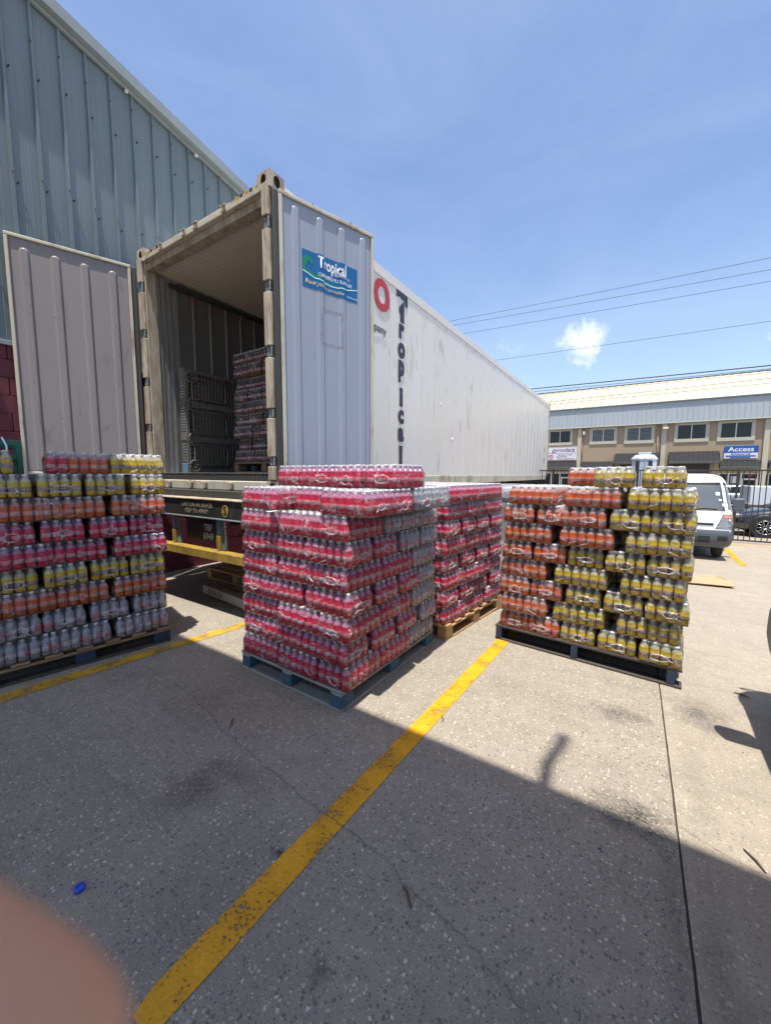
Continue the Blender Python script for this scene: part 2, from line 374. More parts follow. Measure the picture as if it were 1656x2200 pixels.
# ------------------------------------------------------------------ the ground
YS = [-14, 4, 11.5, 19.0]
def sheet(name, xs, ys, mat, dz=0.0, kind='structure', zf=zg):
    b = MB(); v = [(x, y, zf(y) + dz) for y in ys for x in xs]; n = len(xs)
    b.add(v, [(j * n + i, j * n + i + 1, (j + 1) * n + i + 1, (j + 1) * n + i) for j in range(len(ys) - 1) for i in range(n - 1)])
    o = b.build(name, mat); tag(o, kind=kind); return o
def wobble_edge_sheet(name, side, mat):
    # slab whose edge along the joint is slightly ragged
    ys = [-14, -2] + [i * .06 for i in range(-10, 120)] + [9, 11.5, 19.0]; b = MB(); v = []
    for y in ys:
        e = .2325 + side * (.0035 + .004 * abs(mnoise.noise(Vector((y * 9, side * 3, 0)))) + .002 * abs(mnoise.noise(Vector((y * 41, side, 0)))))
        e += .004 * sin(y * 1.3)
        v += [(e, y, zg(y)), (side * 60, y, zg(y))] if side > 0 else [(side * 60, y, zg(y)), (e, y, zg(y))]
    b.add(v, [(2 * j, 2 * j + 1, 2 * j + 3, 2 * j + 2) for j in range(len(ys) - 1)])
    o = b.build(name, mat); tag(o, kind='structure'); return o
wobble_edge_sheet('concrete_ground', -1, mC1)
wobble_edge_sheet('concrete_ground', 1, mC2)
sheet('slab_joint', [.2, .27], YS, mFILL, -.012)
sheet('road', [-60, 60], [19, 34], mASPH, -.0)
sheet('forecourt', [-60, 60], [34, 42.5], mC2, 0.0)
sheet('far_ground', [-1500, -60], [-1500, -14, 19, 1500], mASPH, -.06, zf=lambda y: min(0, zg(max(y, 0))))
sheet('far_ground', [60, 1500], [-1500, -14, 19, 1500], mASPH, -.06, zf=lambda y: min(0, zg(max(y, 0))))
sheet('far_ground', [-60, 60], [-1500, -14], mASPH, -.06)
sheet('far_ground', [-60, 60], [42.5, 1500], mASPH, -.06)

def strip(name, p0, p1, w0, w1, mat, dz=.004, round_end=False, par=None):
    n = 60; b = MB(); v = []
    d = Vector((p1[0] - p0[0], p1[1] - p0[1])).normalized(); q = Vector((d.y, -d.x))
    for k in range(n + 1):
        t = k / n; x = p0[0] + (p1[0] - p0[0]) * t; y = p0[1] + (p1[1] - p0[1]) * t; wd = w0 + (w1 - w0) * t
        j = .0035 * mnoise.noise(Vector((x * 17, y * 17, 1))); j2 = .0035 * mnoise.noise(Vector((x * 17, y * 17, 9)))
        if round_end and k < 3: j += (.022, .008, .002)[k]
        v += [(x + q.x * j, y + q.y * j, zg(y) + dz), (x + q.x * (wd + j2), y + q.y * (wd + j2), zg(y) + dz)]
    b.add(v, [(2 * k + 1, 2 * k, 2 * k + 2, 2 * k + 3)[::-1] for k in range(n)])
    o = b.build(name, mat, par); tag(o, kind='structure'); return o
strip('parking_line', (-1.105, .395), (-.955, 3.75), .112, .105, mYEL, round_end=True)
strip('parking_line', (-3.72, -.6), (-3.19, 2.62), .135, .115, mYEL2)
strip('parking_line', (2.10, 13.6), (1.97, 10.75), -.12, -.12, mYEL)
strip('parking_line', (2.0, 14.55), (5.2, 14.72), .12, .12, mYEL2)

def crack(pts, w_, seed):
    P = []
    for k in range(len(pts) - 1):
        a = Vector(pts[k]); c_ = Vector(pts[k + 1]); n = max(2, int((c_ - a).length / .010))
        for i in range(n):
            p = a.lerp(c_, i / n); o = .018 * mnoise.noise(Vector((p.x * 9, p.y * 9, seed))) + .012 * mnoise.noise(Vector((p.x * 33, p.y * 33, seed))) + .006 * mnoise.noise(Vector((p.x * 110, p.y * 110, seed)))
            P.append((p.x + o, p.y + o * .8))
    b = MB(); v = []
    for i, p in enumerate(P):
        ww = w_ * (.45 + 1.1 * abs(mnoise.noise(Vector((p[0] * 22, p[1] * 22, seed + 5)))))
        v += [(p[0], p[1] - ww, zg(p[1]) + .0055), (p[0] + ww * .3, p[1] + ww, zg(p[1]) + .0055)]
    b.add(v, [(2 * i, 2 * i + 2, 2 * i + 3, 2 * i + 1) for i in range(len(P) - 1)])
    return tag(b.build('pavement_crack', mCRACK), kind='structure')
crack([(-3.30, 1.60), (-3.12, 1.39), (-2.93, 1.37), (-2.49, 1.36), (-2.16, 1.31), (-1.93, 1.25), (-1.64, 1.22), (-1.31, 1.18), (-1.08, 1.15), (-.95, 1.16), (-.73, 1.14), (-.56, 1.09), (-.45, 1.08), (-.34, 1.06), (-.21, 1.02), (-.05, .9)], .0014, 1)
crack([(-2.95, 1.36), (-2.70, 1.20), (-2.62, 1.1)], .0012, 3)
crack([(-3.0, 1.37), (-2.8, 1.42), (-2.6, 1.5)], .0012, 4)
crack([(.25, 1.95), (.36, 1.9), (.47, 1.87), (.6, 1.86)], .0010, 6)
crack([(-.3, 1.72), (-.1, 1.6), (.02, 1.52), (.2, 1.5)], .0008, 7)

# ------------------------------------------------------------------ left warehouse: blue steel over dark red block
left = empty('warehouse', (-5.85, 1, 0), label='blue-grey ribbed steel warehouse with dark red block base beside the container', cat='building')
def LX(b): return b
PITCH = .2535
def roofz(y): return 6.98 - .18 * y
y = 1.802 - PITCH * 16
k = 0
while y < 15:
    zt = roofz(y + PITCH / 2) ; zt1 = roofz(y + PITCH)
    prof = [(0, 0), (.012, .032), (.034, .032), (.048, 0), (.115, 0), (.121, .0025), (.127, 0), (.182, 0), (.188, .0025), (.194, 0), (.2535, 0)]
    b = MB(); zs = [2.93, 3.4, 4.0, 4.6, 5.2, 5.8, None]; v = []
    for zi, z in enumerate(zs):
        for (u, d) in prof:
            zz = roofz(y + u) if z is None else z
            dent = .006 * mnoise.noise(Vector((y * 3 + u, zz * 2.2, 2))) + (.004 * mnoise.noise(Vector((y * 9 + u * 8, zz * 5, 4))) if d > .01 else 0)
            v.append((-5.85 + d + dent - .012, y + u, zz))
    n = len(prof)
    b.add(v, [(j * n + i, j * n + i + 1, (j + 1) * n + i + 1, (j + 1) * n + i) for j in range(len(zs) - 1) for i in range(n - 1)])
    b.build('wall_panel', mBLUEST, left).location = (5.85, -1, 0)
    # fixing screws on the rib and beside it
    if 0.8 < y < 5:
        s_ = MB()
        for z, u in ((3.72, .06), (4.78, .02), (4.7, .065), (5.85, .062), (6.2, .01)):
            s_.cyl((-5.86, y + u, z + .05 * sin(y * 7)), (-5.82, y + u, z + .05 * sin(y * 7)), .007, 6)
        tag(s_.build('fixing_screws', mRUST, left), kind='stuff').location = (5.85, -1, 0)
    y += PITCH; k += 1
def rake(x0, x1, d0, d1, m, name):
    b = MB(); b.prism([(-3.5, roofz(-3.5) + d0), (15, roofz(15) + d0), (15, roofz(15) + d1), (-3.5, roofz(-3.5) + d1)], x0, x1, 0, 'x')
    o = b.build(name, m, left, bevel=.004); o.location = (5.85, -1, 0); return o
rake(-5.90, -5.725, -.01, .125, mTRIM, 'rake_trim')
rake(-5.845, -5.80, -.05, -.012, mTRIM, 'rake_lip')
rake(-16, -5.90, .06, .10, mTRIM, 'roof')
b = MB(); b.box(-5.90, -5.815, -3.5, 15, 2.88, 2.93); b.build('base_flashing', mTRIM, left, bevel=.003).location = (5.85, -1, 0)
for yy, ln in ((2.75, .035), (3.68, .05), (4.75, .04)):   # torn bits of foam closure under the trim
    bb = MB(); bb.box(-5.84, -5.80, yy, yy + ln, roofz(yy) - .085, roofz(yy) - .05); bb.build('foam_closure', mFRAMEW, left, bevel=.006).location = (5.85, -1, 0)
base = MB(); base.box(-6.05, -5.875, -3.5, 15, -.02, 2.88); base.build('block_wall_core', mMORT, left).location = (5.85, -1, 0)
blk = MB(); blk.box(-.045, 0, 0, .392, 0, .192)
blkme = blk.build('block', mREDBLK, left, bevel=.004); blkme.location = (0, -2.4 - 1, .0)
nblk = 0
for r in range(15):
    for c_ in range(19):
        yy = -2.2 + c_ * .4 + (.2 if r % 2 else 0)
        if r == 0 and c_ == 0: continue
        o = blkme.copy(); COL.objects.link(o); o.location = (.002 + random.uniform(-.0015, .0015) , yy - 1, r * .195 + .002); nblk += 1
blkme.location = (.0, -2.2 - 1, .002)

# ------------------------------------------------------------------ container
CX0, CX1, CY0, CY1, CZ0, CZ1 = -5.39, -2.95, 2.6, 16.3, 1.31, 4.21
cont = empty('shipping_container', ((CX0 + CX1) / 2, CY0, CZ0), label='long white refrigerated shipping container with open rear doors on a trailer', cat='container')
OFF = Vector(((CX0 + CX1) / 2, CY0, CZ0))
def C(b, name, m, bevel=0.0, smooth=False, parent=None, loc=True):
    o = b.build(name, m, parent or cont, smooth, bevel)
    o.location = (-OFF.x, -OFF.y, -OFF.z) if parent is None else (0, 0, 0)
    return o
for (x0, x1) in ((CX0, CX0 + .10), (CX1 - .10, CX1)):
    b = MB(); b.box(x0, x1, CY0 + .012, CY0 + .15, CZ0 + .16, CZ1 - .10); C(b, 'corner_post', mCREAMR, .006)
    b = MB(); b.box(x0, x1, CY1 - .15, CY1, CZ0 + .12, CZ1 - .12); C(b, 'corner_post', mCREAMR, .006)
# hinge plates stand proud of the rear posts in lengths
HZ = [(4.06, 4.165), (3.89, 4.055), (3.30, 3.755), (2.71, 3.20), (2.125, 2.60), (1.66, 2.03), (1.43, 1.565)]
for sx, xc in ((1, -3.005), (-1, -5.345)):
    for (z0, z1) in ([(3.87, 4.15)] + HZ[2:]):
        b = MB(); b.prism([(xc - .043, CY0 - .035), (xc + .030, CY0 - .035), (xc + .043, CY0 - .012), (xc + .043, CY0 + .011), (xc - .043, CY0 + .011)], z0, z1)
        C(b, 'hinge_plate', mCREAMR, .006)
    for (z0, z1) in ((3.765, 3.86), (3.21, 3.29), (2.61, 2.70), (2.04, 2.115), (1.575, 1.65)):
        b = MB(); b.box(xc - .028, xc + .012, CY0 - .020, CY0 + .011, z0, z1); b.cyl((xc + .03, CY0 - .012, z0), (xc + .03, CY0 - .012, z1), .013, 8)
        C(b, 'hinge_lug', M('bare_hinge_steel_%d' % (z0 * 10), (.30, .29, .27), (.16, .13, .10), 20, .5) if False else mGREYP, .002)
def casting(x0, x1, y0, y1, z0, z1):
    """corner casting: hollow block with oval holes in its outer faces"""
    b = MB()
    def face(o, U, V, w_, h, hu, hv, ru, rv):
        n = 16; vs_ = []; outer = []
        for i in range(n):
            a = 2 * pi * i / n; cu, cv = cos(a), sin(a); m_ = max(abs(cu), abs(cv)); outer.append((hu + 0, hv + 0, cu / m_, cv / m_))
        for (c0, c1, du, dv) in outer: vs_.append(Vector(o) + Vector(U) * (w_ / 2 + du * w_ / 2) + Vector(V) * (h / 2 + dv * h / 2))
        for i in range(n):
            a = 2 * pi * i / n; vs_.append(Vector(o) + Vector(U) * (w_ / 2 + cos(a) * ru) + Vector(V) * (h / 2 + sin(a) * rv))
        nrm = Vector(U).cross(Vector(V)) * -.03
        for i in range(n): vs_.append(vs_[n + i] + nrm)
        fs = []; ms = []
        for i in range(n):
            j = (i + 1) % n; fs.append((i, j, n + j, n + i)); ms.append(0); fs.append((n + i, n + j, 2 * n + j, 2 * n + i)); ms.append(1)
        fs.append(tuple(range(2 * n, 3 * n))); ms.append(2)
        b.add(vs_, fs, ms)
    w_, d, h = x1 - x0, y1 - y0, z1 - z0
    face((x0, y0, z0), (1, 0, 0), (0, 0, 1), w_, h, 0, 0, w_ * .22, h * .36)
    face((x1, y0, z0), (0, 1, 0), (0, 0, 1), d, h, 0, 0, d * .22, h * .36)
    face((x0, y1, z0), (0, -1, 0), (0, 0, 1), d, h, 0, 0, d * .22, h * .36)
    face((x0, y0, z1), (1, 0, 0), (0, 1, 0), w_, d, 0, 0, w_ * .2, d * .32)
    face((x1, y1, z0), (-1, 0, 0), (0, 0, 1), w_, h, 0, 0, w_ * .22, h * .36)
    b.add([(x0, y0, z0), (x1, y0, z0), (x1, y1, z0), (x0, y1, z0)], [(0, 3, 2, 1)], 0)
    return C(b, 'corner_casting', [mCREAMR, mRUST, mGASK])
for (x0, x1) in ((CX0 - .003, CX0 + .16), (CX1 - .16, CX1 + .006)):
    casting(x0, x1, CY0 - .02, CY0 + .16, CZ1 - .10, CZ1 + .045)
    casting(x0, x1, CY1 - .16, CY1 + .003, CZ1 - .10, CZ1 + .02)
    casting(x0, x1, CY0 - .003, CY0 + .16, CZ0 - .005, CZ0 + .11)
# header with folded edge and keepers
b = MB(); b.box(CX0 + .165, CX1 - .165, CY0 + .01, CY0 + .14, 4.10, 4.205); C(b, 'door_header', mCREAM, .008)
b = MB(); b.box(CX0 + .12, CX1 - .12, CY0 - .022, CY0 + .008, 4.098, 4.150); C(b, 'header_lip', mCREAM, .006)
b = MB(); b.box(CX0 + .10, CX1 - .10, CY0 + .03, CY0 + .15, 4.02, 4.098); C(b, 'header_soffit', mCREAMR, .004)
for (xa, n) in ((-5.21, 4), (-3.48, 5)):
    for i in range(n):
        b = MB(); b.prism([(xa + i * .072, 4.154), (xa + i * .072 + .036, 4.154), (xa + i * .072 + .052, 4.203), (xa + i * .072 + .016, 4.203)], CY0 + .003, CY0 + .0085, 0, 'y'); C(b, 'hazard_stripe', mHAZY if i % 2 == 0 else mGASK)
def keeper(x, z, up, m):
    b = MB(); s = 1 if up else -1
    b.box(x - .022, x + .022, CY0 - .05, CY0 - .019, z - .035, z - .027 + .004); b.box(x - .020, x + .020, CY0 - .048, CY0 - .019, z + .02, z + .03)
    b.prism([(x - .04, z + .02), (x - .012, z + .012), (x - .012, z + .03), (x - .045, z + .035)], CY0 - .055, CY0 - .03, 0, 'y')
    b.prism([(x + .045, z + .02), (x + .012, z + .012), (x + .012, z + .03), (x + .04, z + .035)], CY0 - .055, CY0 - .03, 0, 'y')
    b.prism([(x - .018, z + .02), (x + .018, z + .02), (x + .012, z - .045), (x - .012, z - .045)], CY0 - .045, CY0 - .019, 0, 'y')
    return C(b, 'lock_keeper', m, .003)
for x in (-3.61, -4.10, -4.33, -4.82): keeper(x, 4.128, True, mCREAMR)
# sill
b = MB(); b.box(CX0 + .165, CX1 - .165, CY0 + .0, CY0 + .16, CZ0 + .0, CZ0 + .105); C(b, 'door_sill', mCREAM, .008)
b = MB(); b.box(CX0 + .11, CX1 - .11, CY0 + .02, CY0 + .16, CZ0 + .108, CZ0 + .15); C(b, 'sill_gasket', mGASK, .004)
for x in (-3.67, -4.15, -4.44, -4.91): 
    b = MB(); b.prism([(x - .035, 1.395), (x + .032, 1.395), (x + .02, 1.325), (x - .016, 1.325)], CY0 - .03, CY0 - .002, 0, 'y')
    b.prism([(x - .05, 1.39), (x - .036, 1.376), (x - .036, 1.398), (x - .05, 1.402)], CY0 - .04, CY0 - .01, 0, 'y'); C(b, 'lock_keeper', mCREAMR, .003)
# aluminium T-bar floor whose ends show as a grid
tb = MB(); tb.box(-.021, .021, 0, 13.2, .036, .042); tb.box(-.004, .004, 0, 13.2, 0, .036)
tb0 = None
for i in range(36):
    x = -5.27 + i * .0617
    if tb0 is None: tb0 = tb.mesh('floor_bar', mALU)
    inst(tb0, 'floor_bar', cont, (x - OFF.x, CY0 + .03 - OFF.y, 1.459 - OFF.z))
b = MB(); b.box(CX0 + .1, CX1 - .1, CY0 + .03, CY1 - .1, CZ0 + .12, 1.4585); C(b, 'floor_pan', mALU)
b = MB(); b.box(CX0 + .1, CX1 - .1, CY0 + .022, CY0 + .029, 1.4595, 1.466); C(b, 'floor_edge', mALU)
b = MB(); b.box(CX0 + .1, CX1 - .1, CY0 + .012, CY0 + .029, 1.496, 1.504); C(b, 'floor_nosing', mALU)
# side, skin in tall panels with beads between; plain rails above and below
SP = .472
for side, xs in ((1, CX1), (-1, CX0)):
    pm = None
    xin = xs - side * .075
    n = int((CY1 - CY0 - .3) / SP) + 1
    for i in range(n):
        ya = CY0 + .16 + i * SP; yb = min(ya + SP - .008, CY1 - .16)
        if yb - ya < .1: continue
        b = MB(); nv, nu = 10, 6; v = []
        for a in range(nv + 1):
            for c_ in range(nu + 1):
                yy = ya + (yb - ya) * c_ / nu; zz = 1.475 + (4.075 - 1.475) * a / nv
                dn = .0022 * mnoise.noise(Vector((yy * 1.7, zz * 1.4, 5 * side))) + (.0025 * mnoise.noise(Vector((yy * 6, zz * 5, 8))) if (i * 7) % 5 < 2 else 0)
                v.append((xs - side * (.010 - (dn if 0 < c_ < nu else 0)), yy, zz))
        q = [(r * (nu + 1) + c_, r * (nu + 1) + c_ + 1, (r + 1) * (nu + 1) + c_ + 1, (r + 1) * (nu + 1) + c_) for r in range(nv) for c_ in range(nu)]
        b.add(v, q if side > 0 else [f[::-1] for f in q])
        C(b, 'side_panel', mSIDE, smooth=True)
        b = MB(); b.box(*sorted((xs - side * .012, xs - side * .003)), yb - .002, yb + .013, 1.475, 4.075); C(b, 'panel_bead', mBEAD, .002)
    b = MB(); b.box(*sorted((xs, xs - side * .07)), CY0 + .16, CY1 - .16, 4.078, 4.208); C(b, 'top_rail', mSIDE, .006)
    b = MB(); b.box(*sorted((xs + side * .002, xs - side * .07)), CY0 + .16, CY1 - .16, CZ0 + .02, 1.472); C(b, 'bottom_rail', mCREAM, .008)
    b = MB(); b.box(*sorted((xs + side * .016, xs + side * .002)), CY0 + .2, CY1 - .2, CZ0 + .0, CZ0 + .018); C(b, 'rail_flange', mCREAM, .002)
    rv = MB(); yv = CY0 + .25
    while yv < CY1 - .2:
        for zv in (4.10, 1.455): rv.cyl((xs - side * .002, yv, zv), (xs + side * .005, yv, zv), .007, 6)
        yv += .236
    tag(C(rv, 'rail_rivets', mBEAD), kind='stuff')
    # liner inside
    b = MB(); prof = []
    yy = CY0 + .42
    prof.append((yy, 0))
    while yy < CY1 - .4:
        prof += [(yy + .20, 0), (yy + .213, .016), (yy + .243, .016), (yy + .256, 0)]; yy += .256
    xi = xs - side * .085
    v = []
    for z in (1.50, 4.03):
        for (py, pd) in prof: v.append((xi - side * pd, py, z))
    n_ = len(prof); q = [(i, i + 1, n_ + i + 1, n_ + i) for i in range(n_ - 1)]
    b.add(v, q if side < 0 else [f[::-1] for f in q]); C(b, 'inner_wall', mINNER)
    b = MB(); b.box(*sorted((xi, xs - side * .072)), CY0 + .15, CY0 + .42, 1.47, 4.02); C(b, 'jamb_panel', mALU, .003)
    for yb2 in (.19, .26, .33, .415):
        b = MB(); b.box(*sorted((xi - side * .010, xi)), CY0 + yb2 - .008, CY0 + yb2 + .008, 1.5, 4.0); C(b, 'jamb_rib', mINNER, .002)
    b = MB(); b.box(*sorted((xi - side * .035, xi - side * .004)), CY0 + .3, CY1 - .3, 3.93, 3.985); C(b, 'ceiling_rail', mGASK, .003)
    b = MB(); b.box(*sorted((xi - side * .03, xi - side * .002)), CY0 + .43, CY1 - .3, 1.50, 1.76); C(b, 'scuff_plate', mALU, .003)
    for i in range(14):
        b = MB(); b.box(*sorted((xi - side * .0195, xi - side * .018)), CY0 + .55 + i * .34, CY0 + .71 + i * .34, 3.855, 3.868); C(b, 'load_line_dash', mREDL)
b = MB(); b.box(CX0 + .05, CX1 - .05, CY0 + .15, CY1 - .1, 4.085, 4.20); C(b, 'roof_panel', mSIDE)
b = MB()
v = []; n_ = 0; x = CX0 + .09
prof = []
while x < CX1 - .09: prof += [(x, 4.045), (x + .075, 4.045), (x + .08, 4.041), (x + .09, 4.041), (x + .095, 4.045)]; x += .095
v = [(px_, CY0 + .15, z) for (px_, z) in prof] + [(px_, CY1 - .1, z) for (px_, z) in prof]; n_ = len(prof)
b.add(v, [(i, n_ + i, n_ + i + 1, i + 1) for i in range(n_ - 1)]); C(b, 'ceiling', mCEIL)
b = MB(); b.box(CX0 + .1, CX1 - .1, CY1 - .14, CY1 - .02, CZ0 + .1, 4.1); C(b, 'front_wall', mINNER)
# lettering on the side (upright letters one below the other)
def ztx(yp): return 1.5 + (1024 - yp) * .00655
SX = CX1 - .003 - OFF.x
def side_text(s, ycen, y0, y1, size, m=mNAVY, sx=1.0, bold=.035, name='letter'):
    o = text(name, s, size, (SX + .004, ycen - OFF.y, 0), SIDE, m, cont, bold=bold * 1.25, sx=sx * 1.12, ext=.0005)
    zs_ = [v.co.y for v in o.data.vertices]; h = max(zs_) - min(zs_); k = (ztx(y0) - ztx(y1)) / h; mid = (max(zs_) + min(zs_)) / 2
    for v in o.data.vertices: v.co.y = (v.co.y - mid) * k
    xs_ = [v.co.x for v in o.data.vertices]; mx = (max(xs_) + min(xs_)) / 2
    for v in o.data.vertices: v.co.x = (v.co.x - mx)
    o.location.z = (ztx(y0) + ztx(y1)) / 2 - OFF.z
    return o
LY = 4.975
b = MB()   # the stylised capital T: slab top with a notch and a drop shaped stem
zt, zb_ = ztx(631), ztx(693)
b.prism([(LY - .15, zt), (LY + .15, zt), (LY + .15, zt - .15), (LY + .10, zt - .15), (LY + .075, zt - .085), (LY - .02, zt - .085), (LY - .06, zt - .06), (LY - .10, zt - .085), (LY - .15, zt - .085)], CX1 - .006, CX1 + .0015, 0, 'x')
b.prism([(LY - .04, zb_), (LY + .055, zb_), (LY + .055, zt - .10), (LY + .0, zt - .15), (LY - .075, zt - .21), (LY - .085, zt - .27), (LY - .04, zt - .31)][::-1], CX1 - .006, CX1 + .0015, 0, 'x')
C(b, 'letter', mNAVY)
for s, y0, y1, sz, sxx in (('r', 697, 728, .30, .95), ('o', 736, 770, .30, 1.0), ('p', 774, 822, .30, .95), ('i', 832, 874, .30, 1.25), ('c', 881, 912, .30, 1.0), ('a', 921, 952, .30, 1.0), ('l', 961, 1003, .30, 1.25)):
    side_text(s, LY - .01, y0, y1, sz, sx=sxx, bold=.045)
o = side_text('O', 4.45, 634, 697, .42, mREDL, .97, .04); 
o = side_text('C', 4.10, 632, 698, .42, mREDL, .90, .04)
text('lettering', 'Company', .155, (SX + .004, 4.555 - OFF.y, ztx(733) - OFF.z), SIDE, mNAVY, cont, bold=.006, align='RIGHT')
# small vents, dents and marks on the far part of the side
for (yy, zz, s_) in ((6.9, 2.15, .045), (9.9, 3.05, .05), (6.35, 2.72, .03), (8.7, 2.0, .03)):
    b = MB(); b.lathe([(s_, 0), (s_ * .7, .003), (0.001, .0035)], 12); b.xform(Matrix.Translation((CX1 - .009, yy, zz)) @ Matrix.Rotation(pi / 2, 4, 'Y')); C(b, 'patch_disc', mSIDE, smooth=True)
b = MB(); b.prism([(15.5, 2.35), (15.72, 2.35), (15.61, 2.6)], CX1 - .009, CX1 - .002, 0, 'x'); C(b, 'warning_mark', mHAZY)
b = MB(); b.box(CX1 - .009, CX1 - .002, 15.5, 15.62, 1.95, 2.12); C(b, 'serial_plate', mDKPRT)

# ---- doors
RIBH = .019
def ribp(d, hw=.047):
    a = abs(d) / hw
    return 0 if a >= 1 else RIBH * (1 if a < .55 else .5 + .5 * cos((a - .55) / .45 * pi))
def make_door(hinge, rz, s, liner, u0, u1, zb, zt, ribs, ribz, label=None):
    root = empty('container_door', (hinge[0] - OFF.x, hinge[1] - OFF.y, -OFF.z), rz); root.parent = cont
    Yf = 0.0     # visible face plane at local y=0, the door body behind it
    def Y(d): return -s * d          # d>0 towards the viewer
    b = MB(); b.box(u0, u1, *sorted((Y(-.002), Y(-.075))), zb, zt); b.build('door_body', liner, root, bevel=.004)
    # pressed inner sheet: fine grid with the ribs raised on it
    us = sorted(set(round(q_, 4) for q_ in [u0 + .04, u1 - .04] + [r + k * .009 for r in ribs for k in (-6, -5.5, -5.22, -4.5, -3.6, -2.7, -1.8, 0, 1.8, 2.7, 3.6, 4.5, 5.22, 5.5, 6)] + [u0 + .04 + (u1 - u0 - .08) * i / 12 for i in range(13)]))
    zz = [zb + .05, 1.7, 1.9, 2.2, 2.5, 2.8, 3.1, 3.4, 3.6, 3.75] + [ribz + k * .006 for k in range(-9, 3)] + [zt - .05]
    zz = sorted(set(z for z in zz if zb + .04 < z <= zt - .049))
    b = MB(); v = []
    for z in zz:
        for u in us:
            r = min(ribs, key=lambda q: abs(q - u)); tz = ribz - .047 + (r - ribs[0]) * 0
            if z > tz: d = hypot(u - r, z - tz)
            else: d = abs(u - r)
            h = ribp(d) + .0012 * mnoise.noise(Vector((u * 2.3, z * 1.5, 3 + s)))+ .0008 * mnoise.noise(Vector((u * 9, z * 6, 3 + s)))
            v.append((u, Y(h), z))
    n = len(us); q = [(j * n + i, j * n + i + 1, (j + 1) * n + i + 1, (j + 1) * n + i) for j in range(len(zz) - 1) for i in range(n - 1)]
    b.add(v, q if s > 0 else [f[::-1] for f in q]); b.build('pressed_sheet', liner, root, smooth=True)
    for (a0, a1, c0, c1) in ((u0, u1, zt - .035, zt), (u0, u0 + .034, zb, zt - .037), (u1 - .034, u1, zb, zt - .037), (u0 + .036, u1 - .036, zb, zb + .035)):
        b = MB(); b.box(a0, a1, *sorted((Y(-.001), Y(.022))), c0, c1); b.build('edge_seal', mCREAM, root, bevel=.006)
    b = MB(); b.box(u0 - .055, u0 - .003, *sorted((Y(-.07), Y(.006))), zb, zt - .01); b.build('hinge_gasket', mGASK, root, bevel=.008)
    for k in (.35, .8):
        b = MB(); b.prism([(u0 + k, zt), (u0 + k + .045, zt), (u0 + k + .03, zt + .05), (u0 + k + .01, zt + .035)], *sorted((Y(-.05), Y(-.03))), 0, 'y'); b.build('cam_hook', mRUST, root)
    for uu in (.3, .78):
        b = MB(); b.cyl((u0 + uu, Y(-.10), zb + .03), (u0 + uu, Y(-.10), zt + .02), .017, 8); b.build('lock_rod', mCHROME, root)
    return root, Y
RIB_R = [.236, .50, .757, 1.02]
dR, YR = make_door((-2.93, 2.58), radians(72), 1, mLINER, .07, 1.165, 1.47, 4.10, RIB_R, 4.03)
RIB_L = [.288, .557, .818, 1.079]
dL, YL = make_door((-5.38, 2.60), radians(250), -1, mLINERL, .10, 1.235, 1.47, 4.06, RIB_L, 3.945)
# blue shipping sticker that follows the ribs of the right door
def ribh(u):
    r = min(RIB_R, key=lambda q: abs(q - u)); return ribp(u - r)
def drape(name, poly, m, lift, parent=dR):
    """poly in (u,z) as a strip: list of (u, z_low, z_high)"""
    b = MB(); v = []
    for (u, z0, z1) in poly: v += [(u, -(ribh(u) + lift), z0), (u, -(ribh(u) + lift), z1)]
    b.add(v, [(2 * i, 2 * i + 2, 2 * i + 3, 2 * i + 1) for i in range(len(poly) - 1)]); return b.build(name, m, parent, smooth=True)
U0, U1, SZ0, SZ1 = .303, .952, 3.325, 3.672
stk = drape('sticker', [(U0 + (U1 - U0) * i / 72, SZ0, SZ1) for i in range(73)], mSTK, .0025)
def lp(f): return [(U0 + .004 + (U1 - U0 - .008) * i / 72, *f(i / 72)) for i in range(73)]
def lz(t):
    K = ((0, .43), (.22, .32), (.5, .245), (.75, .285), (1, .386)); P4 = None
    for a, b_ in zip(K, K[1:]):
        if a[0] <= t <= b_[0] + 1e-6:
            q = (t - a[0]) / (b_[0] - a[0]); return SZ0 + (SZ1 - SZ0) * (a[1] + (b_[1] - a[1]) * (q * q * (3 - 2 * q) * .35 + q * .65))
drape('sticker_line', lp(lambda t: (lz(t) - .005, lz(t) + .005)), mSTKW, .0045)
drape('sticker_wave', lp(lambda t: (lz(t) + .005, lz(t) + .006 + .034 * max(0, 1 - t))), mSTKG, .004)
drape('sticker_wave', [(.3035, 3.475, 3.575), (.32, 3.455, 3.60), (.335, 3.46, 3.615), (.345, 3.525, 3.62), (.36, 3.57, 3.622), (.385, 3.583, 3.620), (.40, 3.56, 3.612), (.412, 3.553, 3.60), (.421, 3.575, 3.59)], mSTKG, .0042)
def sticker_text(s, u, z, size, m, **kw):
    def f(v): pass
    o = text('sticker_text', s, size, (0, 0, 0), (0, 0, 0), m, dR, ext=0, align=kw.pop('align', 'LEFT'), **kw)
    for v in o.data.vertices:
        x, yv = v.co.x + u, v.co.y + z; v.co = (x, -(max(ribh(x - .012), ribh(x), ribh(x + .012)) + .0065), yv)
    return o
sticker_text('Tropical', .470, 3.592, .150, mLETW, bold=.028, sx=.66)
sticker_text('SHIPPING', .655, 3.530, .032, mLETW, bold=.015, sx=1.2, space=1.25)
sticker_text('COMMITTED TO ISLANDLIFE', .466, 3.476, .047, mLETW, bold=.012, sx=.68)
sticker_text('Thank you', .322, 3.384, .056, mLETG, bold=.008, sx=.85, shear=.35)
sticker_text('for your business', .535, 3.368, .042, mLETG, bold=.008, sx=.80)
sticker_text('• TROPICAL.COM', .800, 3.362, .022, mLETW, bold=.008, sx=.85)
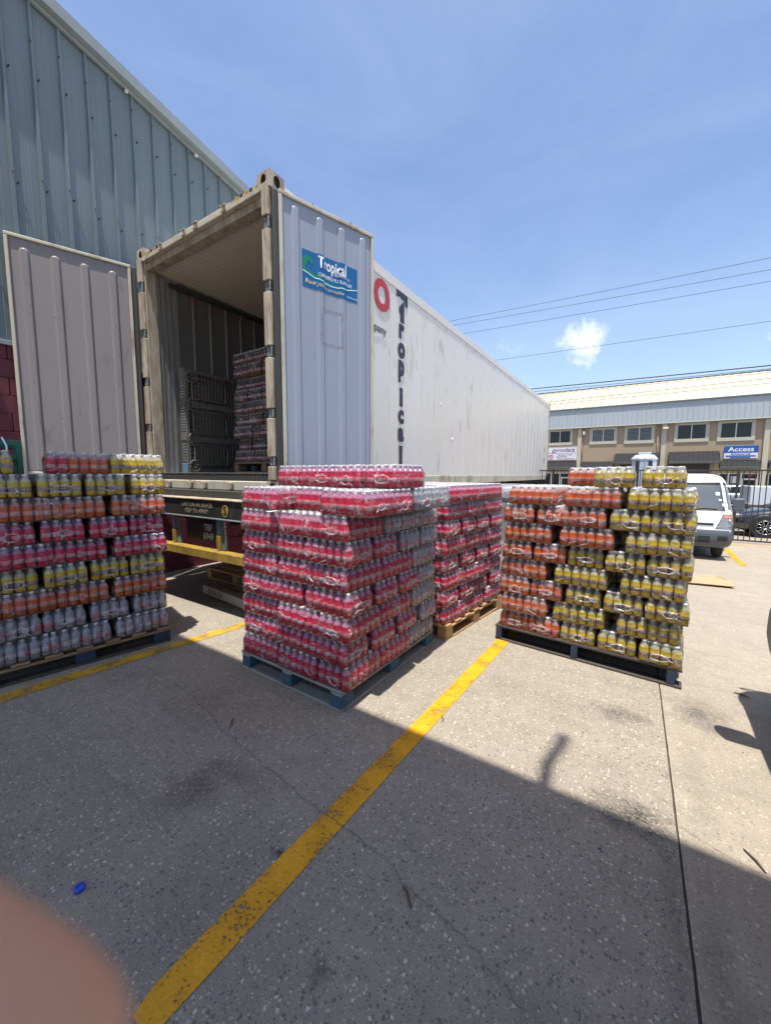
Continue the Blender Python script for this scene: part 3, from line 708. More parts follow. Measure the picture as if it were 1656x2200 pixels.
# ragged rectangle left by an old label
def residue(u0, u1, z0, z1):
    b = MB(); random.seed(3)
    def seg(a, c_, horiz):
        n = 26
        for i in range(n):
            if random.random() < .30: continue
            t0, t1 = i / n, (i + 1) / n; w1 = random.uniform(.002, .010)
            if horiz: u_a, u_b = a[0] + (c_[0] - a[0]) * t0, a[0] + (c_[0] - a[0]) * t1; zz_ = a[1] + random.uniform(-.006, .006); p = [(u_a, zz_ - w1), (u_b, zz_ - w1 * .7), (u_b, zz_ + w1 * .6), (u_a, zz_ + w1)]
            else: z_a, z_b = a[1] + (c_[1] - a[1]) * t0, a[1] + (c_[1] - a[1]) * t1; uu = a[0] + random.uniform(-.005, .005); p = [(uu - w1, z_a), (uu + w1, z_a), (uu + w1 * .8, z_b), (uu - w1 * .6, z_b)]
            b.add([(q[0], -(ribh(q[0]) + .003), q[1]) for q in p], [(0, 1, 2, 3)])
    seg((u0, z1), (u1, z1), True); seg((u0, z0), (u1, z0), True); seg((u0, z0), (u0, z1), False); seg((u1, z0), (u1, z1), False)
    tag(b.build('tape_residue', mTAPE, dR), kind='stuff')
residue(.505, .752, 2.83, 3.165)
# dark scuffs on the left door
random.seed(5)
b = MB()
for i in range(26):
    r = random.choice(RIB_L); u = r + random.uniform(-.03, .05); z = random.uniform(1.9, 3.6); w_ = random.uniform(.004, .018); h = random.uniform(.003, .012)
    hh = RIBH + .0015 if abs(u - r) < .047 else .003
    b.add([(u, hh, z), (u + w_, hh, z + .003), (u + w_, hh, z + h), (u, hh, z + h * .6)], [(0, 3, 2, 1)])
tag(b.build('scuff_marks', mGASK, dL), kind='stuff')

# ------------------------------------------------------------------ trailer under the container
tr = empty('trailer', (-4.17, 2.4, 0), label='black container trailer with chipped yellow rear bumper under the container', cat='trailer')
TO = Vector((-4.17, 2.4, 0))
def T(b, name, m, bevel=.004, smooth=False, par=None):
    o = b.build(name, m, par or tr, smooth, bevel); 
    if par is None: o.location = -TO
    return o
b = MB(); b.box(-5.25, -3.09, 2.335, 2.62, 1.04, 1.215); T(b, 'rear_bolster', mBLACK)
b = MB(); b.box(-5.3, -3.04, 2.32, 2.64, 1.218, 1.232); T(b, 'bolster_flange', mCREAMR)
b = MB(); b.box(-5.3, -3.04, 2.32, 2.6, 1.022, 1.037); T(b, 'bolster_flange', mGREYP)
b = MB(); b.box(-5.3, -3.04, 2.46, 2.70, 1.235, 1.308); T(b, 'deck_beam', mGASK)
for x in (-4.62, -3.72):
    b = MB(); b.box(x - .08, x + .08, 2.64, 15.8, 1.27, 1.30); b.box(x - .08, x + .08, 2.64, 15.8, .92, .95); b.box(x - .012, x + .012, 2.64, 15.8, .951, 1.269); T(b, 'chassis_rail', mBLACK)
for yy in (4.2, 6.2, 8.6, 11, 13.4): 
    b = MB(); b.box(-5.2, -3.14, yy, yy + .12, 1.14, 1.262); T(b, 'cross_member', mBLACK)
R2 = (pi / 2, 0, 0)
for (s, z, sz) in (('CAUTION AIR BRAKES', 1.158, .068), ('KEEP 17m AWAY', 1.092, .068)):
    text('warning_text', s, sz, (-3.90 - TO.x + (-.02), 2.331 - TO.y, z), FRONT, mLETC, tr, bold=.004, sx=.84)
b = MB(); pts = [(cos(2 * pi * i / 24), sin(2 * pi * i / 24)) for i in range(24)]
b.prism([(-3.42 + p[0] * .048, 1.118 + p[1] * .062) for p in pts][::-1], 2.329, 2.333, 0, 'y'); T(b, 'round_badge', mHAZY, 0)
text('badge_letter', 'S', .12, (-3.42 - TO.x, 2.327 - TO.y, 1.12), FRONT, mBLACK, tr, bold=.03)
b = MB(); b.box(-4.30, -3.66, 2.43, 2.445, .76, 1.02); T(b, 'rear_plate', mBLACK)
b = MB(); b.box(-4.02, -3.71, 2.418, 2.426, .755, .96); T(b, 'number_plate', mDKPRT)
text('plate_text', 'TBF', .105, (-3.855 - TO.x, 2.415 - TO.y, .905), FRONT, mLETW, tr, bold=0, sx=.9)
text('plate_text', '6949', .105, (-3.855 - TO.x, 2.415 - TO.y, .81), FRONT, mLETW, tr, bold=0, sx=.9)
for x0, x1 in ((-4.47, -4.37), (-3.62, -3.52)):
    b = MB(); b.box(x0, x1 - .045, 2.36, 2.40, .85, 1.02); b.prism([(x1 - .043, 1.02), (x1 - .03, 1.02), (x1 + .03, .85), (x1 - .043, .85)][::-1], 2.38, 2.40, 0, 'y'); T(b, 'bumper_bracket', mGREYP)
    b = MB(); b.box(x0 - .004, x1 - .035, 2.355, 2.402, .70, .85); T(b, 'bracket_foot', mYELP)
    b = MB(); b.box(x1 - .032, x1 + .034, 2.375, 2.40, .70, .848); T(b, 'bracket_web', mGREYP)
b = MB(); b.box(-5.3, -2.98, 2.30, 2.41, .60, .695); T(b, 'rear_bumper', mYELP, .008)
for i in range(16):   # hanging chain
    b = MB(); z = 1.0 - i * .017; b.tube([(-3.49 + .008 * cos(a) * (i % 2), 2.37 + .008 * cos(a) * ((i + 1) % 2), z + .012 * sin(a)) for a in [k * pi / 4 for k in range(9)]], .0028, 5); T(b, 'chain_link', mCHROME, 0)
for yy in (4.75, 6.05):
    b = MB(); b.cyl((-5.2, yy, .47), (-3.14, yy, .47), .06, 12); T(b, 'axle', mBLACK, 0, True)
    for x0 in (-5.32, -5.02, -3.58, -3.28):
        b = MB(); b.lathe([(.28, 0), (.44, .01), (.50, .05), (.50, .21), (.44, .25), (.28, .26)], 28); b.xform(Matrix.Translation((x0, yy, .48)) @ Matrix.Rotation(pi / 2, 4, 'Y')); t_ = T(b, 'wheel', [mTYRE], 0, True)
        b = MB(); b.lathe([(.05, .03), (.12, .04), (.20, .09), (.28, .10), (.28, .16), (.05, .17)], 20); b.xform(Matrix.Translation((x0, yy, .48)) @ Matrix.Rotation(pi / 2, 4, 'Y')); b.build('rim', mCREAMR, t_, True)
for x0 in (-5.35, -3.35):
    b = MB(); b.box(x0, x0 + .34, 3.95, 3.97, .35, 1.0); T(b, 'mud_flap', mTYRE)
b = MB(); b.box(-3.50, -3.34, 2.72, 2.9, .68, .83); T(b, 'tail_lamp_box', mDARK)
b = MB(); b.box(-5.0, -3.3, 9.9, 10.0, .3, 1.26); b.box(-4.9, -4.7, 9.9, 10.1, zg(10), .3); b.box(-3.6, -3.4, 9.9, 10.1, zg(10), .3); T(b, 'landing_leg', mBLACK)

# ------------------------------------------------------------------ pallets
def pallet(label, loc, rz, W, D, deck, block, base, group='pallets', style='block', nb=7, h=.14, note=None, parent=None):
    """deck boards run along x; blocks and runners below; local origin at the front left corner"""
    root = empty('pallet', loc, rz, label, 'pallet', group)
    bw = .105
    def bd(name, x0, x1, y0, y1, z0, z1, m):
        b = MB(); b.box(-(x1 - x0) / 2, (x1 - x0) / 2, -(y1 - y0) / 2, (y1 - y0) / 2, -(z1 - z0) / 2, (z1 - z0) / 2)
        o = b.build(name, m, root, bevel=.004); o.location = ((x0 + x1) / 2, (y0 + y1) / 2, (z0 + z1) / 2)
        o.rotation_euler.z = random.uniform(-.004, .004); return o
    gap = (D - nb * bw) / (nb - 1)
    for i in range(nb): bd('deck_board', random.uniform(-.004, .004), W + random.uniform(-.004, .004), i * (bw + gap), i * (bw + gap) + bw, h - .02, h, deck)
    for x in (0.003, (W - .09) / 2, W - .093):
        if style == 'block':
            bd('stringer_board', x, x + .09, .002, D - .002, h - .04, h - .022, deck)
            for yy in (.0, (D - .13) / 2, D - .13): bd('block', x, x + .09, yy + .002, yy + .128, .02, h - .042, block)
        else: bd('stringer', x, x + .05, .0, D, .02, h - .022, block)
        if style == 'block': bd('bottom_board', x, x + .09, .001, D - .001, 0, .018, base)
    if style != 'block':
        for i in range(3): bd('bottom_board', 0, W, i * (D - .1) / 2, i * (D - .1) / 2 + .1, 0, .018, base)
    else:
        for yy in (0, D - .1): bd('bottom_board', .09 + .002, W - .095, yy, yy + .1, 0, .018, base)
    return root

# ------------------------------------------------------------------ bottles and packs
def liquid_mat(name, c, ctrans, rough=.12):
    m, t = new_mat(name)
    co = t.n('ShaderNodeTexCoord').outputs['Object']
    f = t.ramp(t.noise(co, 30, 2), .3, .7)
    col = t.mix(f, c, tuple(x * .75 for x in c))
    d = t.n('ShaderNodeBsdfDiffuse', ins={0: col})
    tl = t.n('ShaderNodeBsdfTranslucent', ins={0: (*ctrans, 1)})
    g = t.n('ShaderNodeBsdfGlossy', ins={0: (1, 1, 1, 1), 1: rough})
    fr = t.n('ShaderNodeFresnel', ins={0: 1.42})
    a = t.n('ShaderNodeMixShader', ins={0: .28, 1: d.outputs[0], 2: tl.outputs[0]})
    finish(t, t.n('ShaderNodeMixShader', ins={0: fr.outputs[0], 1: a.outputs[0], 2: g.outputs[0]}).outputs[0]); return m
def clear_mat(name, tint, tr):
    m, t = new_mat(name)
    d = t.n('ShaderNodeBsdfDiffuse', ins={0: (*tint, 1)})
    tp = t.n('ShaderNodeBsdfTransparent', ins={0: (*[min(1, x * 1.3 + .35) for x in tint], 1)})
    g = t.n('ShaderNodeBsdfGlossy', ins={0: (1, 1, 1, 1), 1: .11})
    fr = t.n('ShaderNodeFresnel', ins={0: 1.5})
    a = t.n('ShaderNodeMixShader', ins={0: tr, 1: d.outputs[0], 2: tp.outputs[0]})
    f2 = t.math('MULTIPLY_ADD', fr.outputs[0], .8, .04)
    finish(t, t.n('ShaderNodeMixShader', ins={0: f2, 1: a.outputs[0], 2: g.outputs[0]}).outputs[0]); return m
def label_mat(name, base, box, boxink, alt):
    """printed wrap label; UV x runs round the bottle, y up"""
    m, t = new_mat(name)
    uv = t.n('ShaderNodeTexCoord').outputs['UV']; s = t.n('ShaderNodeSeparateXYZ', ins={0: uv}); u, v = s.outputs[0], s.outputs[1]
    def rect(u0, u1, v0, v1):
        a = t.math('MULTIPLY', t.math('GREATER_THAN', u, u0), t.math('LESS_THAN', u, u1))
        b_ = t.math('MULTIPLY', t.math('GREATER_THAN', v, v0), t.math('LESS_THAN', v, v1)); return t.math('MULTIPLY', a, b_)
    sn = t.noise(t.scaled(uv, 26, 5, 1), 1.0, 2, .6)
    col = t.mix(t.math('GREATER_THAN', u, .5), base, alt)
    for (a, b_, c0, c1) in ((.06, .30, .12, .88), (.56, .78, .12, .88)):   # name panel with a light outline and a script line
        ring = t.math('SUBTRACT', rect(a, b_, c0, c1), rect(a + .016, b_ - .016, c0 + .07, c1 - .07))
        col = t.mix(ring, col, (.80, .66, .62)); 
        wr = t.math('MULTIPLY', rect(a + .03, b_ - .03, .34, .68), t.ramp(sn, .47, .53)); col = t.mix(wr, col, (.82, .74, .70))
    nut = rect(.33, .50, .08, .92); col = t.mix(nut, col, box)
    lines = t.math('MULTIPLY', nut, t.math('GREATER_THAN', t.math('SINE', t.math('MULTIPLY', v, 60.0)), .15)); col = t.mix(t.math('MULTIPLY', lines, .55), col, boxink)
    bars = t.math('MULTIPLY', rect(.84, .95, .2, .8), t.math('GREATER_THAN', t.math('SINE', t.math('MULTIPLY', u, 420.0)), 0.0)); col = t.mix(rect(.82, .97, .14, .86), col, (.7, .7, .7)); col = t.mix(bars, col, (.05, .05, .05))
    p = t.n('ShaderNodeBsdfPrincipled', ins={'Base Color': col, 'Roughness': .35}); tl = t.n('ShaderNodeBsdfTranslucent', ins={0: col})
    finish(t, t.n('ShaderNodeMixShader', ins={0: .2, 1: p.outputs[0], 2: tl.outputs[0]}).outputs[0]); return m
mCAP = M('white_bottle_cap', (.90, .90, .92), (.86, .86, .88), 9, .35)
mCAPD = mCAP
KINDS = {  # red, orange and yellow shoulder tints paint in light scattered by the liquid
    'red': (liquid_mat('cherry_liquid', (.90, .008, .075), (1.0, .015, .12)), label_mat('red_label', (.93, .075, .12), (.80, .80, .84), (.30, .18, .22), (.95, .09, .12)), clear_mat('red_bottle_shoulder', (.90, .35, .55), .5)),
    'orange': (liquid_mat('orange_liquid', (.95, .16, .012), (1.0, .25, .02)), label_mat('orange_label', (.92, .10, .085), (.78, .76, .74), (.3, .18, .14), (.95, .30, .05)), clear_mat('orange_bottle_shoulder', (.95, .50, .42), .5)),
    'yellow': (liquid_mat('yellow_liquid', (1.0, .70, .006), (1.0, .85, .02)), label_mat('brown_label', (.20, .085, .035), (.50, .42, .28), (.16, .09, .05), (.40, .17, .05)), clear_mat('yellow_bottle_shoulder', (.95, .88, .50), .5)),
    'clear': (clear_mat('clear_water_body', (.62, .64, .67), .58), label_mat('white_label', (.78, .79, .84), (.84, .84, .87), (.25, .2, .22), (.88, .08, .11)), clear_mat('clear_bottle_shoulder', (.66, .68, .71), .58)),
    'dark': (liquid_mat('dark_cola_liquid', (.20, .08, .07), (.25, .08, .06)), label_mat('white_red_label', (.62, .50, .46), (.62, .58, .55), (.25, .2, .2), (.62, .07, .07)), clear_mat('dark_bottle_shoulder', (.30, .24, .23), .5)),
}
SL = {'red': 'red', 'orange': 'orange', 'yellow': 'yellow', 'clear': 'clear', 'dark': 'dark'}
PROF = [(.020, .001), (.0285, .004), (.0305, .012), (.0300, .036), (.0306, .0365), (.0306, .0675), (.0300, .068), (.0307, .097), (.0292, .105), (.0252, .1125), (.0190, .1195), (.0135, .1275), (.0115, .137), (.0145, .1375), (.0145, .150), (.0135, .1515)]
PM = [0, 0, 0, 0, 1, 0, 0, 0, 2, 2, 2, 2, 3, 3, 3]
P_ = .0645
def bottle_mesh(kind, n=14):
    b = MB(); prof = PROF; v = []; f = []; ms = []; uvs = []
    for (r, z) in prof:
        for i in range(n + 1): v.append((r * cos(2 * pi * i / n), r * sin(2 * pi * i / n), z))
    for k in range(len(prof) - 1):
        for i in range(n):
            f.append((k * (n + 1) + i, k * (n + 1) + i + 1, (k + 1) * (n + 1) + i + 1, (k + 1) * (n + 1) + i)); ms.append(PM[k])
            uvs += [(i / n, 0), ((i + 1) / n, 0), ((i + 1) / n, 1), (i / n, 1)]
    top = (len(prof) - 1) * (n + 1); f.append(tuple(range(top, top + n))); ms.append(3); uvs += [(0, 0)] * n
    b.add(v, f, ms)
    L, lab, cl = KINDS[kind]
    me = b.mesh('bottle', [L, lab, cl, mCAP], True)
    lay = me.uv_layers.new(name='UVMap'); flat = [c for p in uvs for c in p]; lay.data.foreach_set('uv', flat)
    return me
BM = {k: bottle_mesh(k) for k in KINDS}
def joined_bottles(kind, cells, tag_):
    n = 8; v = []; f = []; ms = []; uvs = []
    prof = [PROF[i] for i in (1, 2, 4, 5, 8, 9, 11, 13, 14)]; pm = [0, 0, 1, 0, 2, 2, 3, 3]
    rr = random.Random(str(kind) + tag_)
    for (cx, cy) in cells:
        a0 = rr.random() * 6.28; base_ = len(v)
        for (r, z) in prof:
            for i in range(n + 1): v.append((cx + r * cos(2 * pi * i / n + a0), cy + r * sin(2 * pi * i / n + a0), z))
        for k in range(len(prof) - 1):
            for i in range(n):
                f.append(tuple(base_ + q for q in (k * (n + 1) + i, k * (n + 1) + i + 1, (k + 1) * (n + 1) + i + 1, (k + 1) * (n + 1) + i))); ms.append(pm[k])
                uvs += [(i / n, 0), ((i + 1) / n, 0), ((i + 1) / n, 1), (i / n, 1)]
        top = base_ + (len(prof) - 1) * (n + 1); f.append(tuple(range(top, top + n))); ms.append(3); uvs += [(0, 0)] * n
    b = MB(); b.add(v, f, ms); L, lab, cl = KINDS[kind]
    me = b.mesh('inner_bottles', [L, lab, cl, mCAP], True)
    lay = me.uv_layers.new(name='UVMap'); lay.data.foreach_set('uv', [c for p in uvs for c in p]); return me
def film_material():
    m, t = new_mat('shrink_film')
    co = t.n('ShaderNodeTexCoord').outputs['Object']; rnd = t.n('ShaderNodeObjectInfo').outputs['Random']
    v = t.n('ShaderNodeVectorMath', operation='ADD', ins={0: co, 1: t.n('ShaderNodeCombineXYZ', ins={0: t.math('MULTIPLY', rnd, 9.0), 1: t.math('MULTIPLY', rnd, 5.0), 2: t.math('MULTIPLY', rnd, 3.0)}).outputs[0]}).outputs[0]
    n1 = t.noise(v, 13, 4, .6, 1.4)
    ridge = t.math('ABSOLUTE', t.math('SUBTRACT', n1, .5)); crease = t.ramp(ridge, .030, .0)
    big = t.ramp(t.noise(v, 7, 2), .45, .65)
    cr = t.math('MULTIPLY', crease, big)
    bp = t.bump(t.math('ADD', n1, t.math('MULTIPLY', crease, .35)), .9, .02)
    g = t.n('ShaderNodeBsdfGlossy', ins={0: (1, 1, 1, 1), 1: .19, 'Normal': bp})
    d = t.n('ShaderNodeBsdfDiffuse', ins={0: (.85, .85, .9, 1)}); tl = t.n('ShaderNodeBsdfTranslucent', ins={0: (.85, .85, .9, 1)})
    dd = t.n('ShaderNodeMixShader', ins={0: .5, 1: d.outputs[0], 2: tl.outputs[0]})
    tp = t.n('ShaderNodeBsdfTransparent', ins={0: (.96, .96, .97, 1)})
    fr = t.n('ShaderNodeFresnel', ins={0: 1.45, 'Normal': bp})
    a = t.n('ShaderNodeMixShader', ins={0: t.math('ADD', t.math('ADD', t.math('MULTIPLY_ADD', cr, .5, .025), t.ramp(t.n('ShaderNodeSeparateXYZ', ins={0: co}).outputs[2], .095, .13, 0, .06)), t.ramp(t.n('ShaderNodeSeparateXYZ', ins={0: t.n('ShaderNodeNewGeometry').outputs['Normal']}).outputs[2], .55, .95, 0, .16)), 1: tp.outputs[0], 2: dd.outputs[0]})  # creases, upper band and up-facing film whitened: painted highlights and haze
    f2 = t.math('MULTIPLY_ADD', fr.outputs[0], .5, t.math('MULTIPLY', cr, .3), clamp=True)
    finish(t, t.n('ShaderNodeMixShader', ins={0: f2, 1: a.outputs[0], 2: g.outputs[0]}).outputs[0]); return m
mFILM = film_material()
def crease_material():
    m, t = new_mat('gathered_film')
    g = t.n('ShaderNodeBsdfGlossy', ins={0: (1, 1, 1, 1), 1: .22}); d = t.n('ShaderNodeBsdfDiffuse', ins={0: (.9, .88, .92, 1)})  # white diffuse of the gathers also paints in their highlights
    tp = t.n('ShaderNodeBsdfTransparent'); a = t.n('ShaderNodeMixShader', ins={0: .35, 1: d.outputs[0], 2: g.outputs[0]})
    finish(t, t.n('ShaderNodeMixShader', ins={0: .68, 1: tp.outputs[0], 2: a.outputs[0]}).outputs[0]); return m
mCREASE = crease_material()
def film_mesh(seed):
    rr = random.Random(seed); b = MB(); nx, ny = 12, 8; hx, hy = 3 * P_, 2 * P_
    def edge(i, n, amp): return (0 if i % 2 else -amp)    # dips between bottles
    def border(inset, dip, z, jit):
        pts = []
        def side(n, f):
            for i in range(n): pts.append(f(i))
        side(nx, lambda i: (-hx + i * P_ / 2, -hy + (0 if i % 2 else dip)))
        side(ny, lambda i: (hx - (0 if i % 2 else dip), -hy + i * P_ / 2))
        side(nx, lambda i: (hx - i * P_ / 2, hy - (0 if i % 2 else dip)))
        side(ny, lambda i: (-hx + (0 if i % 2 else dip), hy - i * P_ / 2))
        out = []
        bul = [rr.uniform(-.0015, .003) for _ in range(4)]
        for (x, y_) in pts:
            # rounded corners
            cx = max(-hx + .022, min(hx - .022, x)); cy = max(-hy + .022, min(hy - .022, y_)); d = Vector((x - cx, y_ - cy))
            if d.length > .022: d = d.normalized() * .022
            x2, y2 = cx + d.x, cy + d.y; k = Vector((x2 / hx, y2 / hy)); s = 1 - inset / hx, 1 - inset / hy
            j = rr.uniform(-1, 1) * jit
            out.append((x2 * s[0] + j * (1 if abs(x2) > hx - .01 else .2), y2 * s[1] + j * (1 if abs(y2) > hy - .01 else .2), z + j * .5))
        return out
    rings = [border(.004, .002, .001, 0), border(-.002, .002, .008, .0008), border(-.002, .004, .035, .001), border(-.002, .004, .072, .001), border(-.001, .006, .097, .0015), border(.005, .008, .113, .003), border(.011, .010, .132, .003), border(.013, .010, .150, .002)]
    n = 2 * (nx + ny); v = [p for r in rings for p in r]; f = []
    for k in range(len(rings) - 1):
        f += [(k * n + i, k * n + (i + 1) % n, (k + 1) * n + (i + 1) % n, (k + 1) * n + i) for i in range(n)]
    base_ = len(v); idx = {}
    def bi(i, j):
        if j == 0: return (len(rings) - 1) * n + i
        if i == nx and j < ny: return (len(rings) - 1) * n + nx + j
        if j == ny: return (len(rings) - 1) * n + nx + ny + (nx - i)
        return (len(rings) - 1) * n + 2 * nx + ny + (ny - j)
    for j in range(ny + 1):
        for i in range(nx + 1):
            if i in (0, nx) or j in (0, ny): idx[i, j] = bi(i, j) % (len(rings) * n) if not (i == 0 and j == 0) else (len(rings) - 1) * n
            else:
                cap = (i % 2 == 1) and (j % 2 == 1); idx[i, j] = len(v)
                v.append(((-hx + i * P_ / 2) * .95, (-hy + j * P_ / 2) * .93, (.1535 if cap else .1495) + rr.uniform(-.001, .001)))
    for j in range(ny):
        for i in range(nx): f.append((idx[i, j], idx[i + 1, j], idx[i + 1, j + 1], idx[i, j + 1]))
    b.add(v, f, 0)
    # gathered film round the end openings and stray folds
    for sx in (-1, 1):
        ry, rz_ = rr.uniform(.035, .062), rr.uniform(.018, .030); cz = rr.uniform(.045, .062); cy = rr.uniform(-.02, .02); pts = []
        for k in range(22):
            a = 2 * pi * k / 21; w_ = 1 + .22 * mnoise.noise(Vector((cos(a) * 2, sin(a) * 2, seed + sx)))
            pts.append((sx * (hx + .0022), cy + ry * cos(a) * w_, cz + rz_ * sin(a) * w_))
        b.tube(pts, [.0012 + .0022 * rr.random() ** 2 for _ in pts], 4, 1)
        for k in range(8):
            a = rr.uniform(0, 2 * pi); l = rr.uniform(.015, .05); p0 = Vector((sx * (hx + .002), cy + ry * cos(a), cz + rz_ * sin(a))); q = []
            for i in range(5):
                t_ = i / 4; q.append((p0.x, max(-.115, min(.115, p0.y + cos(a) * l * t_ + rr.uniform(-.003, .003))), max(.006, min(.1, p0.z + sin(a) * l * t_ * .7 + rr.uniform(-.003, .003)))))
            b.tube(q, [x_ * rr.uniform(.8, 2.4) for x_ in (.0012, .0011, .0009, .0007, .0003)], 4, 1)
    for sy in (-1, 1):      # loose folds across the long faces
        for k in range(rr.choice((1, 2, 3))):
            x0, z0 = rr.uniform(-.15, .15), rr.uniform(.03, .1); sl = rr.uniform(-.6, .6); q = []
            for i in range(6): q.append((max(-.185, min(.185, x0 + .014 * i)), sy * (hy + .0022), max(.01, min(.105, z0 + sl * .014 * i + rr.uniform(-.004, .004)))))
            b.tube(q, [x_ * rr.uniform(.8, 1.8) for x_ in (.0004, .0012, .0009, .0013, .0008, .0003)], 4, 1)
    me = b.mesh('shrink_film', [mFILM, mCREASE], True); return me
FILMS = [film_mesh(s) for s in range(10)]
pm_ = MB(); pm_.box(-3 * P_ + .004, 3 * P_ - .004, -2 * P_ + .004, 2 * P_ - .004, -.0025, -.0005); PADME = pm_.mesh('cardboard_pad', M('dark_cardboard_pad', (.24, .15, .085), (.18, .11, .06), 9, .85))
CELLS = [(-2.5 * P_ + i * P_, -1.5 * P_ + j * P_, i, j) for i in range(6) for j in range(4)]
JC = {}
LH = .158
npack = 0
def pack(kind, x, y, z, rz, vis, label, group, mixed=None):
    """vis: the pack's own sides ('-x','+x','-y','+y') whose bottles one can pick apart"""
    global npack; npack += 1
    root = empty('drink_pack', (x, y, z), rz, label, 'drink pack', group); root.rotation_euler = (random.uniform(-.010, .010), random.uniform(-.007, .007), rz)
    inst(random.choice(FILMS), 'shrink_film', root, (0, 0, 0), pi if random.random() < .5 else 0)
    inst(PADME, 'cardboard_pad', root, (0, 0, 0))
    single = [c for c in CELLS if ('-y' in vis and c[3] == 0) or ('+y' in vis and c[3] == 3) or ('-x' in vis and c[2] == 0) or ('+x' in vis and c[2] == 5)]
    rest = [c for c in CELLS if c not in single]
    key = (kind, tuple(sorted(vis)))
    if key not in JC: JC[key] = joined_bottles(kind, [(c[0], c[1]) for c in rest], str(key))
    o = inst(JC[key], 'inner_bottles', root, (0, 0, 0)); o['kind'] = 'stuff'
    for c in single:
        kk = mixed if mixed and c[2] in (0, 1) and c[3] == 0 else kind
        inst(BM[kk], 'bottle', root, (c[0] + random.uniform(-.0008, .0008), c[1] + random.uniform(-.0008, .0008), 0), random.uniform(0, 6.28))
    return root
ORD = ['', 'bottom', 'second', 'third', 'fourth', 'fifth', 'sixth', 'seventh', 'eighth', 'top']
ORD2 = ['', 'first', 'second', 'third', 'fourth', 'fifth', 'sixth', 'seventh', 'eighth']
LA, LB = 6 * P_ + .006, 4 * P_ + .004     # pack footprint

class Stack:
    def __init__(s, loc, rz, nm, group, lean=(0, 0), zs=1.0):
        s.zs = zs; s.loc = Vector(loc); s.rz = rz; s.nm = nm; s.group = group; s.c, s.s = cos(rz), sin(rz); s.lean = lean; s.f = 0
    def put(s, kind, lx, ly, layer, turned, sides, label, mixed=None, jit=.011):
        """lx,ly = centre in stack coordinates; sides = visible stack sides; turned = pack's long axis along y"""
        ang = (pi / 2 if turned else 0) + random.uniform(-.038, .038)
        mp = {'-y': '-x', '+x': '-y', '+y': '+x', '-x': '+y'} if turned else {k: k for k in ('-x', '+x', '-y', '+y')}
        vis = {mp[q] for q in sides}
        lx += random.uniform(-jit, jit) + s.lean[0] * layer; ly += random.uniform(-jit, jit) + s.lean[1] * layer
        x = s.loc.x + s.c * lx - s.s * ly; y = s.loc.y + s.s * lx + s.c * ly
        z = s.loc.z + (layer - 1) * LH * s.zs + .004
        o = pack(kind, x, y, z, s.rz + ang, vis, label, s.group, mixed); o.scale = (1, 1, s.zs); return o

PH = .14
# --- centre stack: front faces -y, right side faces +x
random.seed(11)
CR = radians(-1.6)
centre_loc = (-2.475, 1.785, 0)
pallet('grey weathered pallet with blue blocks under the cherry red stack in the centre', centre_loc, CR, 1.015, 1.235, mWGREY, mWBLUE, mWGREY)
S = Stack((-2.475, 1.785, PH), CR, 'centre', 'drink packs of the central cherry red stack', lean=(.005, 0))
W_, D_ = 1.005, 1.22
def centre_kind(cy, layer, right):
    if not right: return 'red'
    if layer >= 6: return 'clear' if cy > .52 else 'red'
    if layer == 5: return 'clear' if cy > .8 else 'red'
    return 'clear' if cy > .78 else 'red'
for layer in range(1, 8):
    A = layer % 2 == 1
    # A: front row two long packs then an end on pack at the right; B mirrored
    xs_row = [LA / 2, LA * 1.5 + .002]; xcol = 2 * LA + LB / 2 - .01
    if not A: xs_row = [LB + LA / 2 - .008, LB + LA * 1.5 - .006]; xcol = LB / 2
    rows = [LB / 2 + i * (1.20 - LB) / 3 for i in range(4)]
    cols = [LA / 2 + i * (1.20 - LA) / 2 for i in range(3)]
    for i, yy in enumerate(rows):
        for j, xx in enumerate(xs_row):
            front, right = i == 0, (not A and j == 1)
            if not (front or right or layer == 8 or i == 3 or (A and j == 0)): continue
            sides = set()
            if front: sides.add('-y')
            if right: sides.add('+x')
            kd = centre_kind(yy, layer, right)
            if front: lab = '%s pack facing the camera, %s from left, %s layer of the central stack' % (SL[kd], ORD2[(j + 1) if A else (j + 2)], ORD[layer])
            elif right: lab = '%s pack on the right side of the central stack, %s layer, %s from its front' % (SL[kd], ORD[layer], ORD2[i + 1])
            else: lab = '%s pack inside the %s layer of the central stack, row %s column %s' % (SL[kd], ORD[layer], ORD2[i + 1], ORD2[j + 1])
            S.put(kd, xx, yy, layer, False, sides, lab)
    for i, yy in enumerate(cols):
        front, right = i == 0, A
        sides = set()
        if front: sides.add('-y')
        if right: sides.add('+x')
        kd = centre_kind(yy, layer, right)
        if front: lab = '%s end-on pack at the %s front corner, %s layer of the central stack' % (SL[kd], 'right' if A else 'left', ORD[layer])
        elif right: lab = '%s pack on the right side of the central stack, %s layer, %s from its front' % (SL[kd], ORD[layer], ORD2[i + 1])
        else: lab = '%s pack in the hidden column, %s layer of the central stack, %s from front' % (SL[kd], ORD[layer], ORD2[i + 1])
        S.put(kd, xcol, yy, layer, True, sides, lab)
# eighth layer: three broadside columns, the last one overhanging at the right
for i, yy in enumerate((.135, .41, .69, .97)):
    for j, xx in enumerate((.19, .60, .98)):
        kd = 'clear' if (yy > .6 and j == 2) or yy > .9 else 'red'
        sides = ({'-y'} if i == 0 else set()) | ({'+x'} if j == 2 else set())
        S.put(kd, xx, yy + (.16 if (i, j) == (0, 1) else .03 * (i == 1 and j == 1)), 8, False, sides, '%s pack in the central stack, eighth layer, row %s, %s from left' % (SL[kd], ORD2[i + 1], ORD2[j + 1]))
